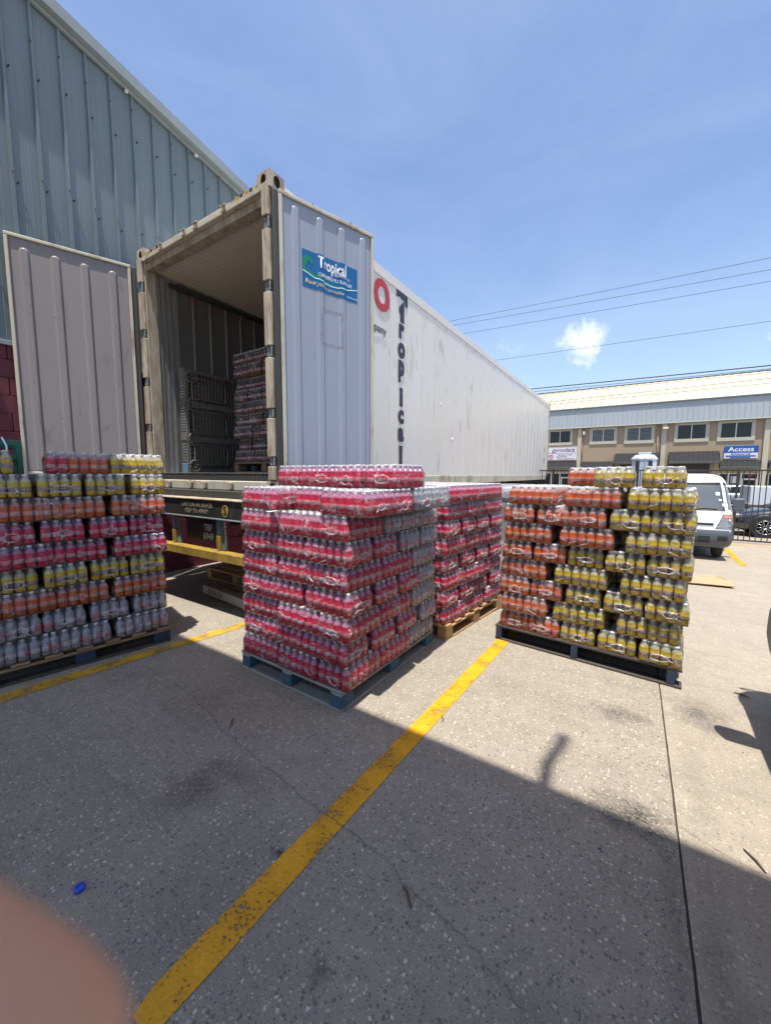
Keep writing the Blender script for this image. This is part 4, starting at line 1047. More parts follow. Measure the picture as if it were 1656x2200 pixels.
# extra packs on top
S.put('red', .16, .50, 9, False, {'-y'}, 'red pack on top of the central stack, leftmost of four')
S.put('red', .492, .53, 9, True, {'-y', '+x'}, 'red end-on pack on top of the central stack, second from left')
S.put('red', .755, .50, 9, True, {'-y', '+x'}, 'red pack on top of the central stack, third from left')
S.put('red', 1.02, .53, 9, True, {'-y', '+x'}, 'red pack on top of the central stack, rightmost of four')

# --- stack behind the centre one
BR = radians(-7.0)
pallet('bare pine pallet under the cherry red stack behind the central one', (-2.35, 3.20, 0), BR, 1.015, 1.215, mWTAN, mWTAN, mWTAN, style='block')
S = Stack((-2.35, 3.20, PH), BR, 'back', 'drink packs of the cherry red stack behind the central one')
for layer in range(1, 9):
    A = layer % 2 == 1
    xcol = W_ - LB / 2 if A else W_ - LA / 2
    if layer == 8: ys = [LA / 2 + i * (1.20 - LA) / 2 for i in range(3)]; A = True; xcol = W_ - LB / 2
    elif A: ys = [LA / 2 + i * (1.20 - LA) / 2 for i in range(3)]
    else: ys = [LB / 2 + i * (1.20 - LB) / 3 for i in range(4)]
    for i, yy in enumerate(ys):
        sides = {'+x'} | ({'-y'} if i == 0 else set())
        S.put('red', xcol, yy, layer, A, sides, 'red pack on the right side of the rear stack, %s layer, %s from its front' % (ORD[layer], ORD2[i + 1]))
    if layer in (7, 8):
        for i in range(2 if layer == 7 else 4):
            for j in range(2):
                S.put('red', xcol - (LB if A else LA) * .5 - LA * (j + .5) - .01, LB / 2 + i * (1.20 - LB) / 3, layer, False, {'-y'} if i == 0 else set(), 'red pack inside the %s layer of the rear stack, row %s column %s' % (ORD[layer], ORD2[i + 1], ORD2[j + 1]))
    else:
        S.put('red', .2, .16, layer, False, {'-y'}, 'red pack at the hidden front of the rear stack, %s layer' % ORD[layer])
        S.put('red', .6 - .02, .16, layer, False, set(), 'red pack at the hidden middle of the rear stack, %s layer' % ORD[layer])

# --- film wrapped stack further back
random.seed(21)
FR = radians(-5)
pallet('dark pallet under the film-wrapped stack behind the others', (-1.80, 4.85, zg(5.4)), FR, 1.02, 1.2, mWDARK, mWNAVY, mWDARK)
S = Stack((-1.80, 4.85, PH + zg(5.4)), FR, 'wrapped', 'drink packs of the film-wrapped stack')
for layer in range(1, 9):
    for j in range(4):
        if layer < 8 and j not in (0, 3): continue
        S.put('orange' if (layer + j) % 3 else 'clear', LB / 2 + j * .245, LA / 2, layer, True, {'-y'} if layer > 6 else set(), 'pack in the %s layer of the film-wrapped stack, %s from left' % (ORD[layer], ORD2[j + 1]))
    if layer > 5:
        for j in range(4): S.put('orange', LB / 2 + j * .245, LA * 1.55, layer, True, set(), 'pack in the back row of the film-wrapped stack, %s layer, %s from left' % (ORD[layer], ORD2[j + 1]))
wb = MB(); v = []; zs = [.15, .4, .7, 1.0, 1.25, 1.41, 1.44]; n = 40
for kz, z in enumerate(zs):
    for i in range(n):
        a = 2 * pi * (i + .5) / n; cx, cy = cos(a), sin(a); m_ = max(abs(cx), abs(cy)); px_, py_ = .49 + .53 * cx / m_, .55 + .60 * cy / m_
        k = .012 * mnoise.noise(Vector((a * 5, z * 7, 2)))
        if kz == 6: px_ = .49 + (px_ - .49) * .93; py_ = .55 + (py_ - .55) * .93
        v.append((px_ + k, py_ + k, z + (.015 * mnoise.noise(Vector((a * 7, 0, 4))) if kz > 4 else 0)))
f = [(k * n + i, k * n + (i + 1) % n, (k + 1) * n + (i + 1) % n, (k + 1) * n + i) for k in range(len(zs) - 1) for i in range(n)] + [tuple(range((len(zs) - 1) * n, len(zs) * n))]
wb.add(v, f, 0)
for i in range(9):
    z0 = 1.30 + .012 * i; wb.tube([(-.05 + .12 * k, -.06 + .006 * mnoise.noise(Vector((k, i, 0))), z0 + .03 - .010 * k * (1 if i % 2 else .4)) for k in range(10)], .0022, 4, 1)
def wrapmat():
    m, t = new_mat('stretch_wrap'); co = t.n('ShaderNodeTexCoord').outputs['Object']
    n1 = t.noise(t.scaled(co, 1, 1, 3), 5, 5, .65, 1.0); bp = t.bump(n1, .8, .03)
    tp = t.n('ShaderNodeBsdfTransparent', ins={0: (.93, .96, .95, 1)}); d = t.n('ShaderNodeBsdfDiffuse', ins={0: (.75, .80, .80, 1)}); g = t.n('ShaderNodeBsdfGlossy', ins={1: .2, 'Normal': bp})
    a = t.n('ShaderNodeMixShader', ins={0: t.ramp(n1, .4, .65, .2, .5), 1: tp.outputs[0], 2: d.outputs[0]})
    finish(t, t.n('ShaderNodeMixShader', ins={0: t.math('ADD', t.n('ShaderNodeFresnel', ins={'Normal': bp}).outputs[0], .08), 1: a.outputs[0], 2: g.outputs[0]}).outputs[0]); return m
wo = wb.build('stretch_wrap', [wrapmat(), mCREASE], None, True, loc=(-1.80, 4.85, zg(5.4)), rz=FR)
tag(wo, 'clear stretch wrap hanging round the packs of the rearmost stack', 'plastic wrap')

# --- right stack (yellow and orange), front faces -y
random.seed(31)
RR = radians(-4.8)
RW = 1.352
pallet('dark worn pallet under the yellow and orange stack at right', (-.992, 3.385, 0), RR, RW, 1.05, mWDARK, mWNAVY, mWDARK, style='stringer')
S = Stack((-.992, 3.385, PH), RR, 'right', 'drink packs of the yellow and orange stack', lean=(.004, 0))
cmap = {1: 'ooyyy', 2: 'oyy', 3: 'ooyyy', 4: 'oyy', 5: 'ooyyy', 6: 'ooy', 7: 'oooyy', 8: 'ooy'}
KC = {'o': 'orange', 'y': 'yellow'}
XJ = {2: (.22, .66, 1.12), 4: (.21, .66, 1.12), 6: (.215, .67, 1.12), 8: (.23, .69, 1.125)}
for layer in range(1, 9):
    cs = cmap[layer]
    if layer % 2:
        for i, ch in enumerate(cs):
            xx = .145 + i * .2655
            S.put(KC[ch], xx, LA / 2, layer, True, {'-y'} | ({'+x'} if i == 4 else set()), '%s end-on pack, %s from left in the %s layer of the right-hand stack' % (KC[ch], ORD2[i + 1], ORD[layer]))
            if True:
                S.put(KC[ch], xx, LA * 1.5 + .01, layer, True, {'+x'} if i == 4 else set(), '%s pack in the second row of the right-hand stack, %s layer, %s from left' % (KC[ch], ORD[layer], ORD2[i + 1]))
    else:
        for i, ch in enumerate(cs):
            xx = XJ[layer][i]
            S.put(KC[ch], xx, LB / 2, layer, False, {'-y'} | ({'+x'} if i == 2 else set()), '%s broadside pack, %s from left in the %s layer of the right-hand stack' % (KC[ch], ORD2[i + 1], ORD[layer]))
        for i in range(5):
            if True:
                S.put(KC['ooyyy'[i]], .145 + i * .2655, LB + LA / 2 + .01, layer, True, {'+x'} if i == 4 else set(), '%s pack behind the front row, %s layer of the right-hand stack, %s from left' % (KC['ooyyy'[i]], ORD[layer], ORD2[i + 1]))
S.put('yellow', .82, .22, 9, True, {'-y', '+x'}, 'yellow pack on top of the right-hand stack, left of the yellow pair')
S.put('yellow', 1.125, .21, 9, True, {'-y', '+x'}, 'yellow pack on top of the right-hand stack, right of the yellow pair')
S.put('orange', .60, .55, 9, False, {'-y'}, 'orange pack set back on top of the right-hand stack')

# --- left stack; its visible side faces +x
random.seed(41)
LR = radians(-11.2)
# local frame: +x side is the seen face; origin at the front left corner
corner = Vector((-3.405, 1.735)); Wl, Dl = 1.01, 1.21
lx0 = corner - Vector((cos(LR) * Wl - sin(LR) * Dl, sin(LR) * Wl + cos(LR) * Dl))
pallet('pallet with dark blue blocks under the many-coloured stack at left', (lx0.x, lx0.y, 0), LR, Wl, Dl, mWBRN, mWNAVY, mWDARK)
S = Stack((lx0.x, lx0.y, PH), LR, 'left', 'drink packs of the many-coloured left stack', lean=(0, .005), zs=1.065)
lk = {1: 'clear', 2: 'clear', 3: 'orange', 4: 'yellow', 5: 'red', 6: 'red', 7: 'orange', 8: 'yellow'}
for layer in range(1, 9):
    kd = lk[layer]
    if layer in (2, 4, 6, 8):      # end on packs: long axis along x
        for i in range(4 + (0 if layer == 2 else 0)):
            yy = Dl - .02 - LB / 2 - i * (LB + .018)
            S.put(kd, Wl - .02 - LA / 2, yy, layer, False, {'+x'} | ({'-y'} if i == 3 else set()), '%s end-on pack, %s from right in the %s layer of the left stack' % (SL[kd], ORD2[i + 1], ORD[layer]))
            if True:
                S.put(kd, Wl - .03 - LA * 1.5, yy, layer, False, set(), '%s pack behind the seen row, %s layer of the left stack, %s from right' % (SL[kd], ORD[layer], ORD2[i + 1]))
    else:
        for i in range(3):
            yy = Dl - .015 - LA / 2 - i * (LA + (.03, .03, .0)[i])
            S.put(kd, Wl - .015 - LB / 2, yy, layer, True, {'+x'} | ({'-y'} if i == 2 else set()), '%s broadside pack, %s from right in the %s layer of the left stack' % (SL[kd], ORD2[i + 1], ORD[layer]))
            S.put(kd, Wl - .03 - LB * 1.5, yy, layer, True, set(), '%s pack behind the seen row, %s layer of the left stack, %s from right' % (SL[kd], ORD[layer], ORD2[i + 1]))
        S.put(kd, .25, Dl - .2, layer, False, set(), '%s pack at the far back of the %s layer of the left stack' % (SL[kd], ORD[layer]))
S.put('yellow', Wl - .20, Dl - .19, 9, True, {'+x', '-y'}, 'sunlit yellow pack on top of the left stack at its right end')
S.put('orange', Wl - .21, Dl - .585, 9, True, {'+x', '-y'}, 'orange pack with a few red bottles on top of the left stack', mixed='red')
S.put('yellow', Wl - .19, .05, 9, True, {'+x'}, 'yellow pack on top of the left stack at the frame edge')
# green crate standing on that stack
gc = empty('crate', (-4.30, .735, PH + 8 * LH * 1.065 + .004), LR, 'green plastic crate with white strap on top of the left stack', 'crate')
for (a, b_, c_, d_) in ((0, .4, 0, .012), (0, .4, .288, .30), (0, .012, .014, .286), (.388, .4, .014, .286)):
    for z0, z1 in ((0, .05), (.10, .135), (.20, .245)):
        b = MB(); b.box(a, b_, c_, d_, z0, z1); b.build('crate_slat', mGREEN, gc, bevel=.004)
for (x, y_) in ((0, 0), (.37, 0), (0, .27), (.37, .27)):
    b = MB(); b.box(x - .003, x + .033, y_ - .003, y_ + .033, 0, .242); b.build('corner_post', mGREEN, gc, bevel=.004)
b = MB(); b.box(.014, .386, .014, .286, .003, .010); b.build('crate_floor', mGREEN, gc)
b = MB(); b.tube([(.41, .20, .26), (.43, .22, .2), (.435, .22, .1), (.45, .23, .0)], .006, 6); b.build('strap', mPAPER, gc, True)

# --- stack and plastic pallets inside the container
random.seed(51)
FZ = 1.502
pallet('brown pallet inside the container under the stack of dark packs', (-4.60, 3.30, FZ), 0, 1.2, 1.0, mWBRN, mWBRN, mWBRN)
S = Stack((-4.60, 3.30, FZ + PH), 0, 'inside', 'drink packs stacked inside the container')
for layer in range(1, 10):
    if layer % 2: xs_ = [LA / 2 + .0 + i * (LA + .004) for i in range(3)]; tn = False
    else: xs_ = [LB / 2 + .03 + i * (LB + .02) for i in range(4)]; tn = True
    for i, xx in enumerate(xs_):
        if layer == 9 and False: continue
        S.put('dark', xx, (LB if not tn else LA) / 2 + (.05 if layer in (2, 7) else 0), layer, tn, {'-y'} | ({'-x'} if i == 0 else set()), 'dark cola pack, %s from left in the %s layer inside the container' % (ORD2[i + 1], ORD[layer]))
    S.put('dark', .2, .62, layer, False, set(), 'dark pack at the back left of the %s layer inside the container' % ORD[layer])
def plastic_pallet(loc, label):
    """stands on its edge: deck faces +x; y is its width, z its length"""
    root = empty('plastic_pallet', loc, radians(1.5), label, 'pallet', 'plastic pallets standing on edge in the container')
    Wp, Hp, T_ = .98, 1.40, .13
    def bx(name, x0, x1, y0, y1, z0, z1, m=mPLAST, bev=.004):
        b = MB(); b.box(x0, x1, y0, y1, z0, z1); return b.build(name, m, root, bevel=bev)
    for (y0, y1, z0, z1) in ((0, Wp, 0, .05), (0, Wp, Hp - .05, Hp), (0, .05, .052, Hp - .052), (Wp - .05, Wp, .052, Hp - .052)): bx('rim', 0, T_, y0, y1, z0, z1)
    for zc in (.47, .93): bx('cross_rib', .02, T_, .052, Wp - .052, zc - .035, zc + .035)
    b = MB()
    for i in range(1, 24):   # lattice
        z = .05 + i * (Hp - .1) / 24; b.box(T_ - .022, T_ - .004, .05, Wp - .05, z - .007, z + .007)
    for i in range(1, 17):
        y_ = .05 + i * (Wp - .1) / 17; b.box(T_ - .020, T_ - .002, y_ - .007, y_ + .007, .05, Hp - .05)
    tag(b.build('deck_lattice', mPLAST, root), kind='stuff')
    for zc in (.25, .70, 1.15):      # raised oval pockets
        b = MB(); pts = [(T_ + .004, .36 + .26 * max(-1, min(1, 1.5 * cos(a))), zc + .14 * max(-1, min(1, 1.5 * sin(a)))) for a in [2 * pi * k / 28 for k in range(29)]]; b.tube(pts, .010, 5); b.build('pocket_rim', mPLAST, root, True)
        b = MB(); b.box(T_ - .04, T_ - .03, .12, .60, zc - .13, zc + .13); b.build('pocket_floor', mPLAST, root)
    for (yc, zc) in ((.10, .10), (.10, Hp - .10), (.10, .47), (.10, .93)):
        b = MB()
        for k in range(8): a = k * pi / 4; b.tube([(T_, yc + .015 * cos(a), zc + .015 * sin(a)), (T_, yc + .075 * cos(a), zc + .075 * sin(a))], .007, 4)
        b.tube([(T_ + .003, yc + .078 * cos(a), zc + .078 * sin(a)) for a in [2 * pi * k / 16 for k in range(17)]], .009, 5); b.build('spoked_hub', mPLAST, root, True)
    for i in range(30):      # comb on the edge that faces out
        z = .16 + i * .037
        if abs(z - .47) < .06 or abs(z - .93) < .06: continue
        bx('edge_tooth', .02, T_ - .02, -.012, -.002, z, z + .018, mALU, .001)
    bx('edge_cap', .0, T_, -.014, -.002, .0, .13, mPLBLU); bx('edge_cap', .0, T_, -.014, -.002, Hp - .16, Hp)
    bx('edge_cap', .0, T_, -.014, -.002, .44, .52); bx('edge_cap', .0, T_, -.014, -.002, .88, .97)
    return root
plastic_pallet((-5.27, 2.97, 1.50), 'black lattice plastic pallet with pale blue corners standing on edge in the container')
plastic_pallet((-5.25, 4.06, 1.50), 'second black plastic pallet standing deeper inside the container')

# --- two empty pallets on the ground under the trailer
pallet('lower grey pallet of the pair under the trailer marked SOLO', (-4.37, 2.66, 0), radians(-6), 1.2, 1.0, mWBRN, mWGREY, mWBRN, style='stringer')
b = MB(); b.box(0, 1.2, -.022, -.004, .035, .135); so = b.build('side_board', mWGREY, bpy.data.objects.get('pallet') and [o for o in bpy.data.objects if o.name.startswith('pallet') and o.get('label', '').startswith('lower grey')][0], bevel=.003)
text('stencil', 'SOLO', .085, (.30, -.0235, .088), FRONT, mGASK, so.parent, bold=.015, sx=1.5)
pallet('upper bare pallet of the pair under the trailer beside the central stack', (-4.60, 2.84, .142), radians(-2), 1.2, 1.0, mWTAN, mWTAN, mWTAN)

# ------------------------------------------------------------------ vehicles
def loft(rings, cap=True):
    b = MB(); n = len(rings[0]); v = [p for r in rings for p in r]
    f = [(k * n + i, k * n + (i + 1) % n, (k + 1) * n + (i + 1) % n, (k + 1) * n + i) for k in range(len(rings) - 1) for i in range(n)]
    if cap: f += [tuple(range(n))[::-1], tuple(range((len(rings) - 1) * n, len(rings) * n))]
    return b.add(v, f)
def van(label, loc, rz, group, mo=.16, mw=.10, my=0.0):
    root = empty('van', loc, rz, label, 'van', group)
    # slices: z, half width, front y, corner radius
    SLV = [(.30, .78, .06, .10), (.36, .84, .0, .16), (.50, .86, -.03, .18), (.66, .865, -.03, .18), (.72, .865, .0, .18), (.90, .865, .03, .17), (1.05, .86, .09, .17), (1.16, .85, .17, .17), (1.40, .82, .33, .17), (1.62, .79, .47, .16), (1.78, .755, .58, .16), (1.88, .70, .70, .16), (1.94, .60, .86, .16), (1.965, .45, 1.05, .14)]
    def at(z):
        for a, b_ in zip(SLV, SLV[1:]):
            if a[0] <= z <= b_[0]:
                t = (z - a[0]) / (b_[0] - a[0]); return [a[i] + (b_[i] - a[i]) * t for i in range(4)]
        return list(SLV[-1])
    def P(z, s, off=0.0):
        """s in -1..1 along the front face then beyond to the sides (|s|>1 = metres/2 along the side)"""
        _, hw, fy, r = at(z); flat = hw - r; bow = .05
        a = abs(s); sg = 1 if s >= 0 else -1
        if a <= .8:
            x = flat * a / .8; y_ = fy + bow * (x / hw) ** 2; nx, ny = .1 * a, -1
        elif a <= 1:
            th = (a - .8) / .2 * pi / 2; x = flat + r * sin(th); y_ = fy + bow * (flat / hw) ** 2 + r * (1 - cos(th)); nx, ny = sin(th), -cos(th)
        else: x = hw; y_ = fy + bow * (flat / hw) ** 2 + r + (a - 1) * 2; nx, ny = 1, 0
        l = hypot(nx, ny); return Vector((sg * (x + nx / l * off), y_ + ny / l * off, z))
    def ring(z):
        ss = [-1 - (4.4 - 0) / 2] + [-1 + 0 * k for k in ()]
        pts = [P(z, s) for s in [-3.0, -1.0, -.95, -.9, -.85, -.8, -.5, -.2, .2, .5, .8, .85, .9, .95, 1.0, 3.0]]
        return pts
    rg = [ring(s[0]) for s in SLV]
    b = loft(rg)
    lo = MB(); lo.v = b.v; lo.f = b.f; lo.m = [0] * len(b.f)
    o = lo.build('body', mVANW, root, smooth=False)
    o.data.polygons.foreach_set('use_smooth', [True] * len(o.data.polygons))
    es = o.modifiers.new('e', 'EDGE_SPLIT'); es.split_angle = radians(35)
    def patch(name, m, pts_fn, nu, nv, sm=True):
        b = MB(); v = [pts_fn(i / nu, j / nv) for j in range(nv + 1) for i in range(nu + 1)]
        b.add(v, [(j * (nu + 1) + i, j * (nu + 1) + i + 1, (j + 1) * (nu + 1) + i + 1, (j + 1) * (nu + 1) + i) for j in range(nv) for i in range(nu)])
        return b.build(name, m, root, smooth=sm)
    lerp = lambda a, b_, t: a + (b_ - a) * t
    patch('windscreen_seal', mDARK, lambda u, v: P(lerp(1.115, 1.80, v), lerp(-.93, .93, u), .004), 16, 8)
    wsn = patch('windscreen', mGLS, lambda u, v: P(lerp(1.15, 1.765, v), lerp(-.90, .90, u), .008), 16, 8)
    patch('sun_strip', mGLS2, lambda u, v: P(lerp(1.70, 1.762, v), lerp(-.90, .90, u), .010), 16, 2)
    for s0, s1, z0, z1 in ((.69, .78, 1.47, 1.54), (.80, .87, 1.23, 1.285), (.74, .80, 1.35, 1.385)):
        patch('windscreen_sticker', mPAPER, lambda u, v: P(lerp(z0, z1, v), lerp(s0, s1, u), .012), 2, 2)
    patch('bumper', mVANB, lambda u, v: P(lerp(.305, .70, v), lerp(-1.5, 1.5, u), .014 + .012 * sin(v * pi)), 28, 8)
    patch('bumper_intake', mDARK, lambda u, v: P(lerp(.40, .555, v), lerp(-.55, .55, u), .030), 10, 3)
    patch('intake_bar', mVANB, lambda u, v: P(lerp(.485, .50, v), lerp(-.54, .54, u), .036), 10, 1)
    for sg in (-1, 1):
        patch('fog_recess', mDARK, lambda u, v: P(lerp(.46, .57, v), sg * lerp(.70, .86, u) if sg > 0 else -lerp(.86, .70, u), .029), 4, 3)
        patch('headlight', mHEADL, lambda u, v: P(lerp(.735, 1.04, v), (lerp(lerp(.66, .80, v), 1.03, u) if sg > 0 else -lerp(1.03, lerp(.66, .80, v), u)), .008), 8, 6)
        patch('headlight_surround', mVANB, lambda u, v: P(lerp(.725, 1.055, v), (lerp(lerp(.64, .785, v), 1.045, u) if sg > 0 else -lerp(1.045, lerp(.64, .785, v), u)), .005), 8, 6)
        patch('indicator', mAMBER, lambda u, v: P(lerp(.975, 1.035, v), (lerp(.80, 1.02, u) if sg > 0 else -lerp(1.02, .80, u)), .011), 5, 2)
        c_ = P(.86, sg * .87, .012); b = MB(); b.tube([(c_.x + .06 * cos(a), c_.y, c_.z + .065 * sin(a)) for a in [2 * pi * k / 16 for k in range(17)]], .008, 5); b.build('lamp_ring', mCHROME, root, True)
        patch('side_window', mGLS2, lambda u, v: P(lerp(1.17, 1.72, v), sg * lerp(1.12 + .12 * v, 1.50, u) if sg > 0 else -lerp(1.50, 1.12 + .12 * v, u), .005), 6, 4)
        # mirror
        MV = Vector((0, my, 0)); b = MB(); b.tube([P(1.12, sg * 1.12) + MV, P(1.18, sg * 1.1, mo * .6) + MV, P(1.22, sg * 1.08, mo) + MV], .022, 6)
        b.build('mirror_arm', mVANB, root, True)
        m0 = P(1.25, sg * 1.08, mo); b = MB(); b.box(m0.x - mw, m0.x + mw, m0.y - .04 + my, m0.y + .06 + my, 1.10, 1.40); b.build('wing_mirror', mVANB, root, bevel=.035, seg=3)
        for yy in (.62, 3.2):
            b = MB(); b.lathe([(.17, 0), (.27, .005), (.315, .03), (.315, .155), (.27, .18), (.17, .185)], 28); b.xform(Matrix.Translation((sg * .68 - (.0925), yy, .315)) @ Matrix.Rotation(pi / 2, 4, 'Y')); wv = b.build('wheel', mTYRE, root, True)
            b = MB(); b.lathe([(.02, .0), (.16, .01), (.17, .06)], 20); b.xform(Matrix.Translation((sg * .68 + (.07 * sg), yy, .315)) @ Matrix.Rotation(pi / 2 * sg, 4, 'Y')); b.build('rim', mCHROME, wv, True)
    patch('grille_slot', mDARK, lambda u, v: P(lerp(.80, .85, v), lerp(-.60, .60, u), .007), 10, 1)
    patch('grille_chrome', mCHROME, lambda u, v: P(lerp(.782, .797, v), lerp(-.62, .62, u), .008), 10, 1)
    patch('bonnet_seam', mDARK, lambda u, v: P(lerp(1.052, 1.058, v), lerp(-.80, .80, u), .004), 12, 1)
    for k in (-1, 0.35):
        b = MB(); b.tube([P(1.14, k * .5, .02), P(1.17, k * .5 + .25, .02), P(1.16, k * .5 + .5, .018)], .008, 5); b.build('wiper', mDARK, root)
    b = MB(); b.box(-.26, .26, -.062, -.052, .44, .55); b.build('number_plate', mDKPRT, root, bevel=.004)
    b = MB(); b.box(-.72, .72, .45, 4.2, .22, .34); b.build('underbody', mDARK, root)
    return root
van('white cab-over van with dark grey bumper parked facing the yellow and orange stack', (1.02, 11.22, zg(11.2)), radians(-1), 'vans')
van('white van beside the photographer, only its corner and shadow in view', (1.635, 3.40, 0), pi - radians(1), 'vans', .09, .09, .24)

def car(label, loc, rz, paint, group='parked cars', L=4.6, roof=1.45):
    """side view along local x, loft of cross sections; front at -x"""
    root = empty('parked_car', loc, rz, label, 'car', group)
    st = [(-L / 2, .50, .42, .62), (-L / 2 + .08, .72, .30, .72), (-L / 2 + .4, .82, .22, .80), (-L / 2 + 1.1, .87, .22, .93), (-.75, .88, .22, .98), (0, .89, .22, 1.0), (.9, .88, .22, 1.0), (L / 2 - .8, .87, .22, 1.02), (L / 2 - .3, .84, .24, .98), (L / 2 - .04, .76, .34, .90), (L / 2, .66, .45, .78)]
    rings = []
    for (x, hw, zb, zt) in st:
        rings.append([(x, -hw * .9, zb), (x, -hw, zb + .14), (x, -hw, zb + (zt - zb) * .62), (x, -hw * .93, zt - .06), (x, -hw * .7, zt), (x, 0, zt + .03), (x, hw * .7, zt), (x, hw * .93, zt - .06), (x, hw, zb + (zt - zb) * .62), (x, hw, zb + .14), (x, hw * .9, zb)])
    b = loft(rings); b.v = list(b.v); o = b.build('body', paint, root, True, bevel=.0)
    gh = [(-1.25, .66, .96, .97), (-.55, .64, .96, roof - .08), (-.1, .62, .96, roof), (.7, .62, .96, roof), (1.25, .62, .96, roof - .10), (1.85, .64, .96, 1.0)]
    rings = [[(x, -(hw + .14), zb), (x, -hw + .0, zt - .04), (x, -hw * .8, zt), (x, hw * .8, zt), (x, hw, zt - .04), (x, hw + .14, zb)] for (x, hw, zb, zt) in gh]
    b = loft(rings); b.build('cabin', paint, root, True)
    for sg in (-1, 1):
        for (xa, xb, xc, xd) in ((-.98, .08, .08, -.52), (.16, 1.0, .86, .16)):
            def wy(z): return sg * ((.63 + .14) - (z - .96) / (roof - 1.0) * .14 + .01)
            b = MB(); z0, z1 = 1.0, roof - .10
            b.add([(xa, wy(z0), z0), (xb, wy(z0), z0), (xc, wy(z1), z1), (xd, wy(z1), z1)], [(0, 1, 2, 3) if sg < 0 else (3, 2, 1, 0)]); b.build('side_window', mGLS2, root)
        for xw in (-L / 2 + .9, L / 2 - .95):
            b = MB(); b.lathe([(.20, 0), (.29, .005), (.335, .03), (.335, .19), (.29, .215), (.20, .22)], 28); b.xform(Matrix.Translation((xw, sg * .79 + .11, .335)) @ Matrix.Rotation(pi / 2, 4, 'X')); wv = b.build('wheel', mTYRE, root, True)
            b = MB()
            for k in range(10):
                a = k * pi / 5; b.tube([(xw + .03 * cos(a), sg * .90, .335 + .03 * sin(a)), (xw + .20 * cos(a), sg * .905, .335 + .20 * sin(a))], [.018, .012], 4)
            b.tube([(xw + .215 * cos(a), sg * .90, .335 + .215 * sin(a)) for a in [2 * pi * k / 24 for k in range(25)]], .014, 5)
            b.build('alloy_rim', mCHROME, wv, True)
            b = MB(); b.lathe([(.34, 0), (.385, .006), (.385, .02), (.34, .03)], 28); b.xform(Matrix.Translation((xw, sg * .885 + .015, .36)) @ Matrix.Rotation(pi / 2, 4, 'X')); b.build('wheel_arch', mDARK, root, True)
        b = MB(); b.box(-L / 2 + .1, -L / 2 + .35, *sorted((sg * .60, sg * .80)), .62, .74); b.build('headlight', mHEADL, root, bevel=.03)
    return root
car('black car parked behind the iron fence beside the white van', (4.95, 17.6, zg(17)), 0, mCARBL)
car('silver grey car far behind the fence by the shop fronts', (5.2, 34.5, zg(34)), 0, mCARSI, roof=1.5)
car('white car behind the fence between the stacks and container', (-2.9, 20.5, zg(20)), 0, mVANW, roof=1.42)
# white box body behind fence at right
tk = empty('box_trailer', (3.50, 20.6, zg(20.6)), 0, 'white box body standing behind the black car at the right edge', 'trailer')
b = MB(); b.box(.35, 4.2, 0, 1.9, .85, 1.60); b.build('box_body', mVANW, tk, bevel=.02)
b = MB(); b.box(.3, 4.25, -.01, 1.91, .72, .83); b.build('bed_frame', mDARK, tk, bevel=.01)
for x in (1.2, 3.6):
    for y_ in (.1, 1.6):
        b = MB(); b.lathe([(.2, 0), (.33, .01), (.35, .04), (.35, .2), (.2, .22)], 20); b.xform(Matrix.Translation((x, y_ + .2, .35)) @ Matrix.Rotation(pi / 2, 4, 'X')); b.build('wheel', mTYRE, tk, True)
# octagonal grey cabinet behind the fence
cb = empty('cabinet', (.22, 16.2, zg(16)), 0, 'pale grey octagonal cabinet with black slots behind the right-hand stack', 'cabinet')
oct_ = lambda r, sy=.8: [(r * cos(pi / 8 + k * pi / 4) * 1.08, r * sy * sin(pi / 8 + k * pi / 4)) for k in range(8)]
b = MB(); b.prism(oct_(.36), 0, 2.50); b.build('cabinet_body', mBOX, cb, bevel=.01)
b = MB(); top = oct_(.385); t2 = oct_(.27); b.add([(p[0], p[1], 2.50) for p in top] + [(p[0], p[1], 2.55) for p in top] + [(p[0], p[1], 2.68) for p in t2], [tuple(range(8))[::-1]] + [(k, (k + 1) % 8, 8 + (k + 1) % 8, 8 + k) for k in range(8)] + [(8 + k, 8 + (k + 1) % 8, 16 + (k + 1) % 8, 16 + k) for k in range(8)] + [tuple(range(16, 24))]); b.build('cabinet_roof', mFASC, cb, bevel=.008)
b = MB(); b.box(-.19, .19, -.1, .1, 2.68, 2.76); b.build('roof_cap', mBOX, cb, bevel=.01)
for x in (-.20, .17):
    b = MB(); b.box(x - .045, x + .065, -.345, -.27, .9, 2.47); b.build('vent_slot', mDARK, cb, bevel=.006)
b = MB(); b.tube([(.0, -.30, 1.0), (.01, -.34, 2.56)], .012, 6); b.build('conduit', mGREYP, cb)

# ------------------------------------------------------------------ iron fence
YF = 15.0
fc = empty('fence', (0, YF, zg(YF)), 0, 'black iron railing fence across the back of the parking lot', 'fence')
zf0 = zg(YF)
b = MB(); b.box(-26, 26, -.02, .02, 2.10, 2.14); b.build('top_rail', mFENCE, fc)
b = MB(); b.box(-26, 26, -.02, .02, 1.06, 1.10); b.build('middle_rail', mFENCE, fc)
b = MB(); b.box(-26, 26, -.02, .02, .06, .10); b.build('bottom_rail', mFENCE, fc)
pk = MB(); pk.box(-.010, .010, -.010, .010, .101, 1.059); pk.box(-.010, .010, -.010, .010, 1.101, 2.099); pkm = pk.mesh('picket', mFENCE)
x = -7.5
while x < 8.0: inst(pkm, 'picket', fc, (x, 0, 0)); x += .125
far_p = MB()
for rng in ((-26, -7.6), (8.05, 26)):
    x = rng[0]
    while x < rng[1]: far_p.box(x - .01, x + .01, -.01, .01, .101, 1.059); far_p.box(x - .01, x + .01, -.01, .01, 1.101, 2.099); x += .125
tag(far_p.build('far_pickets', mFENCE, fc), kind='stuff')
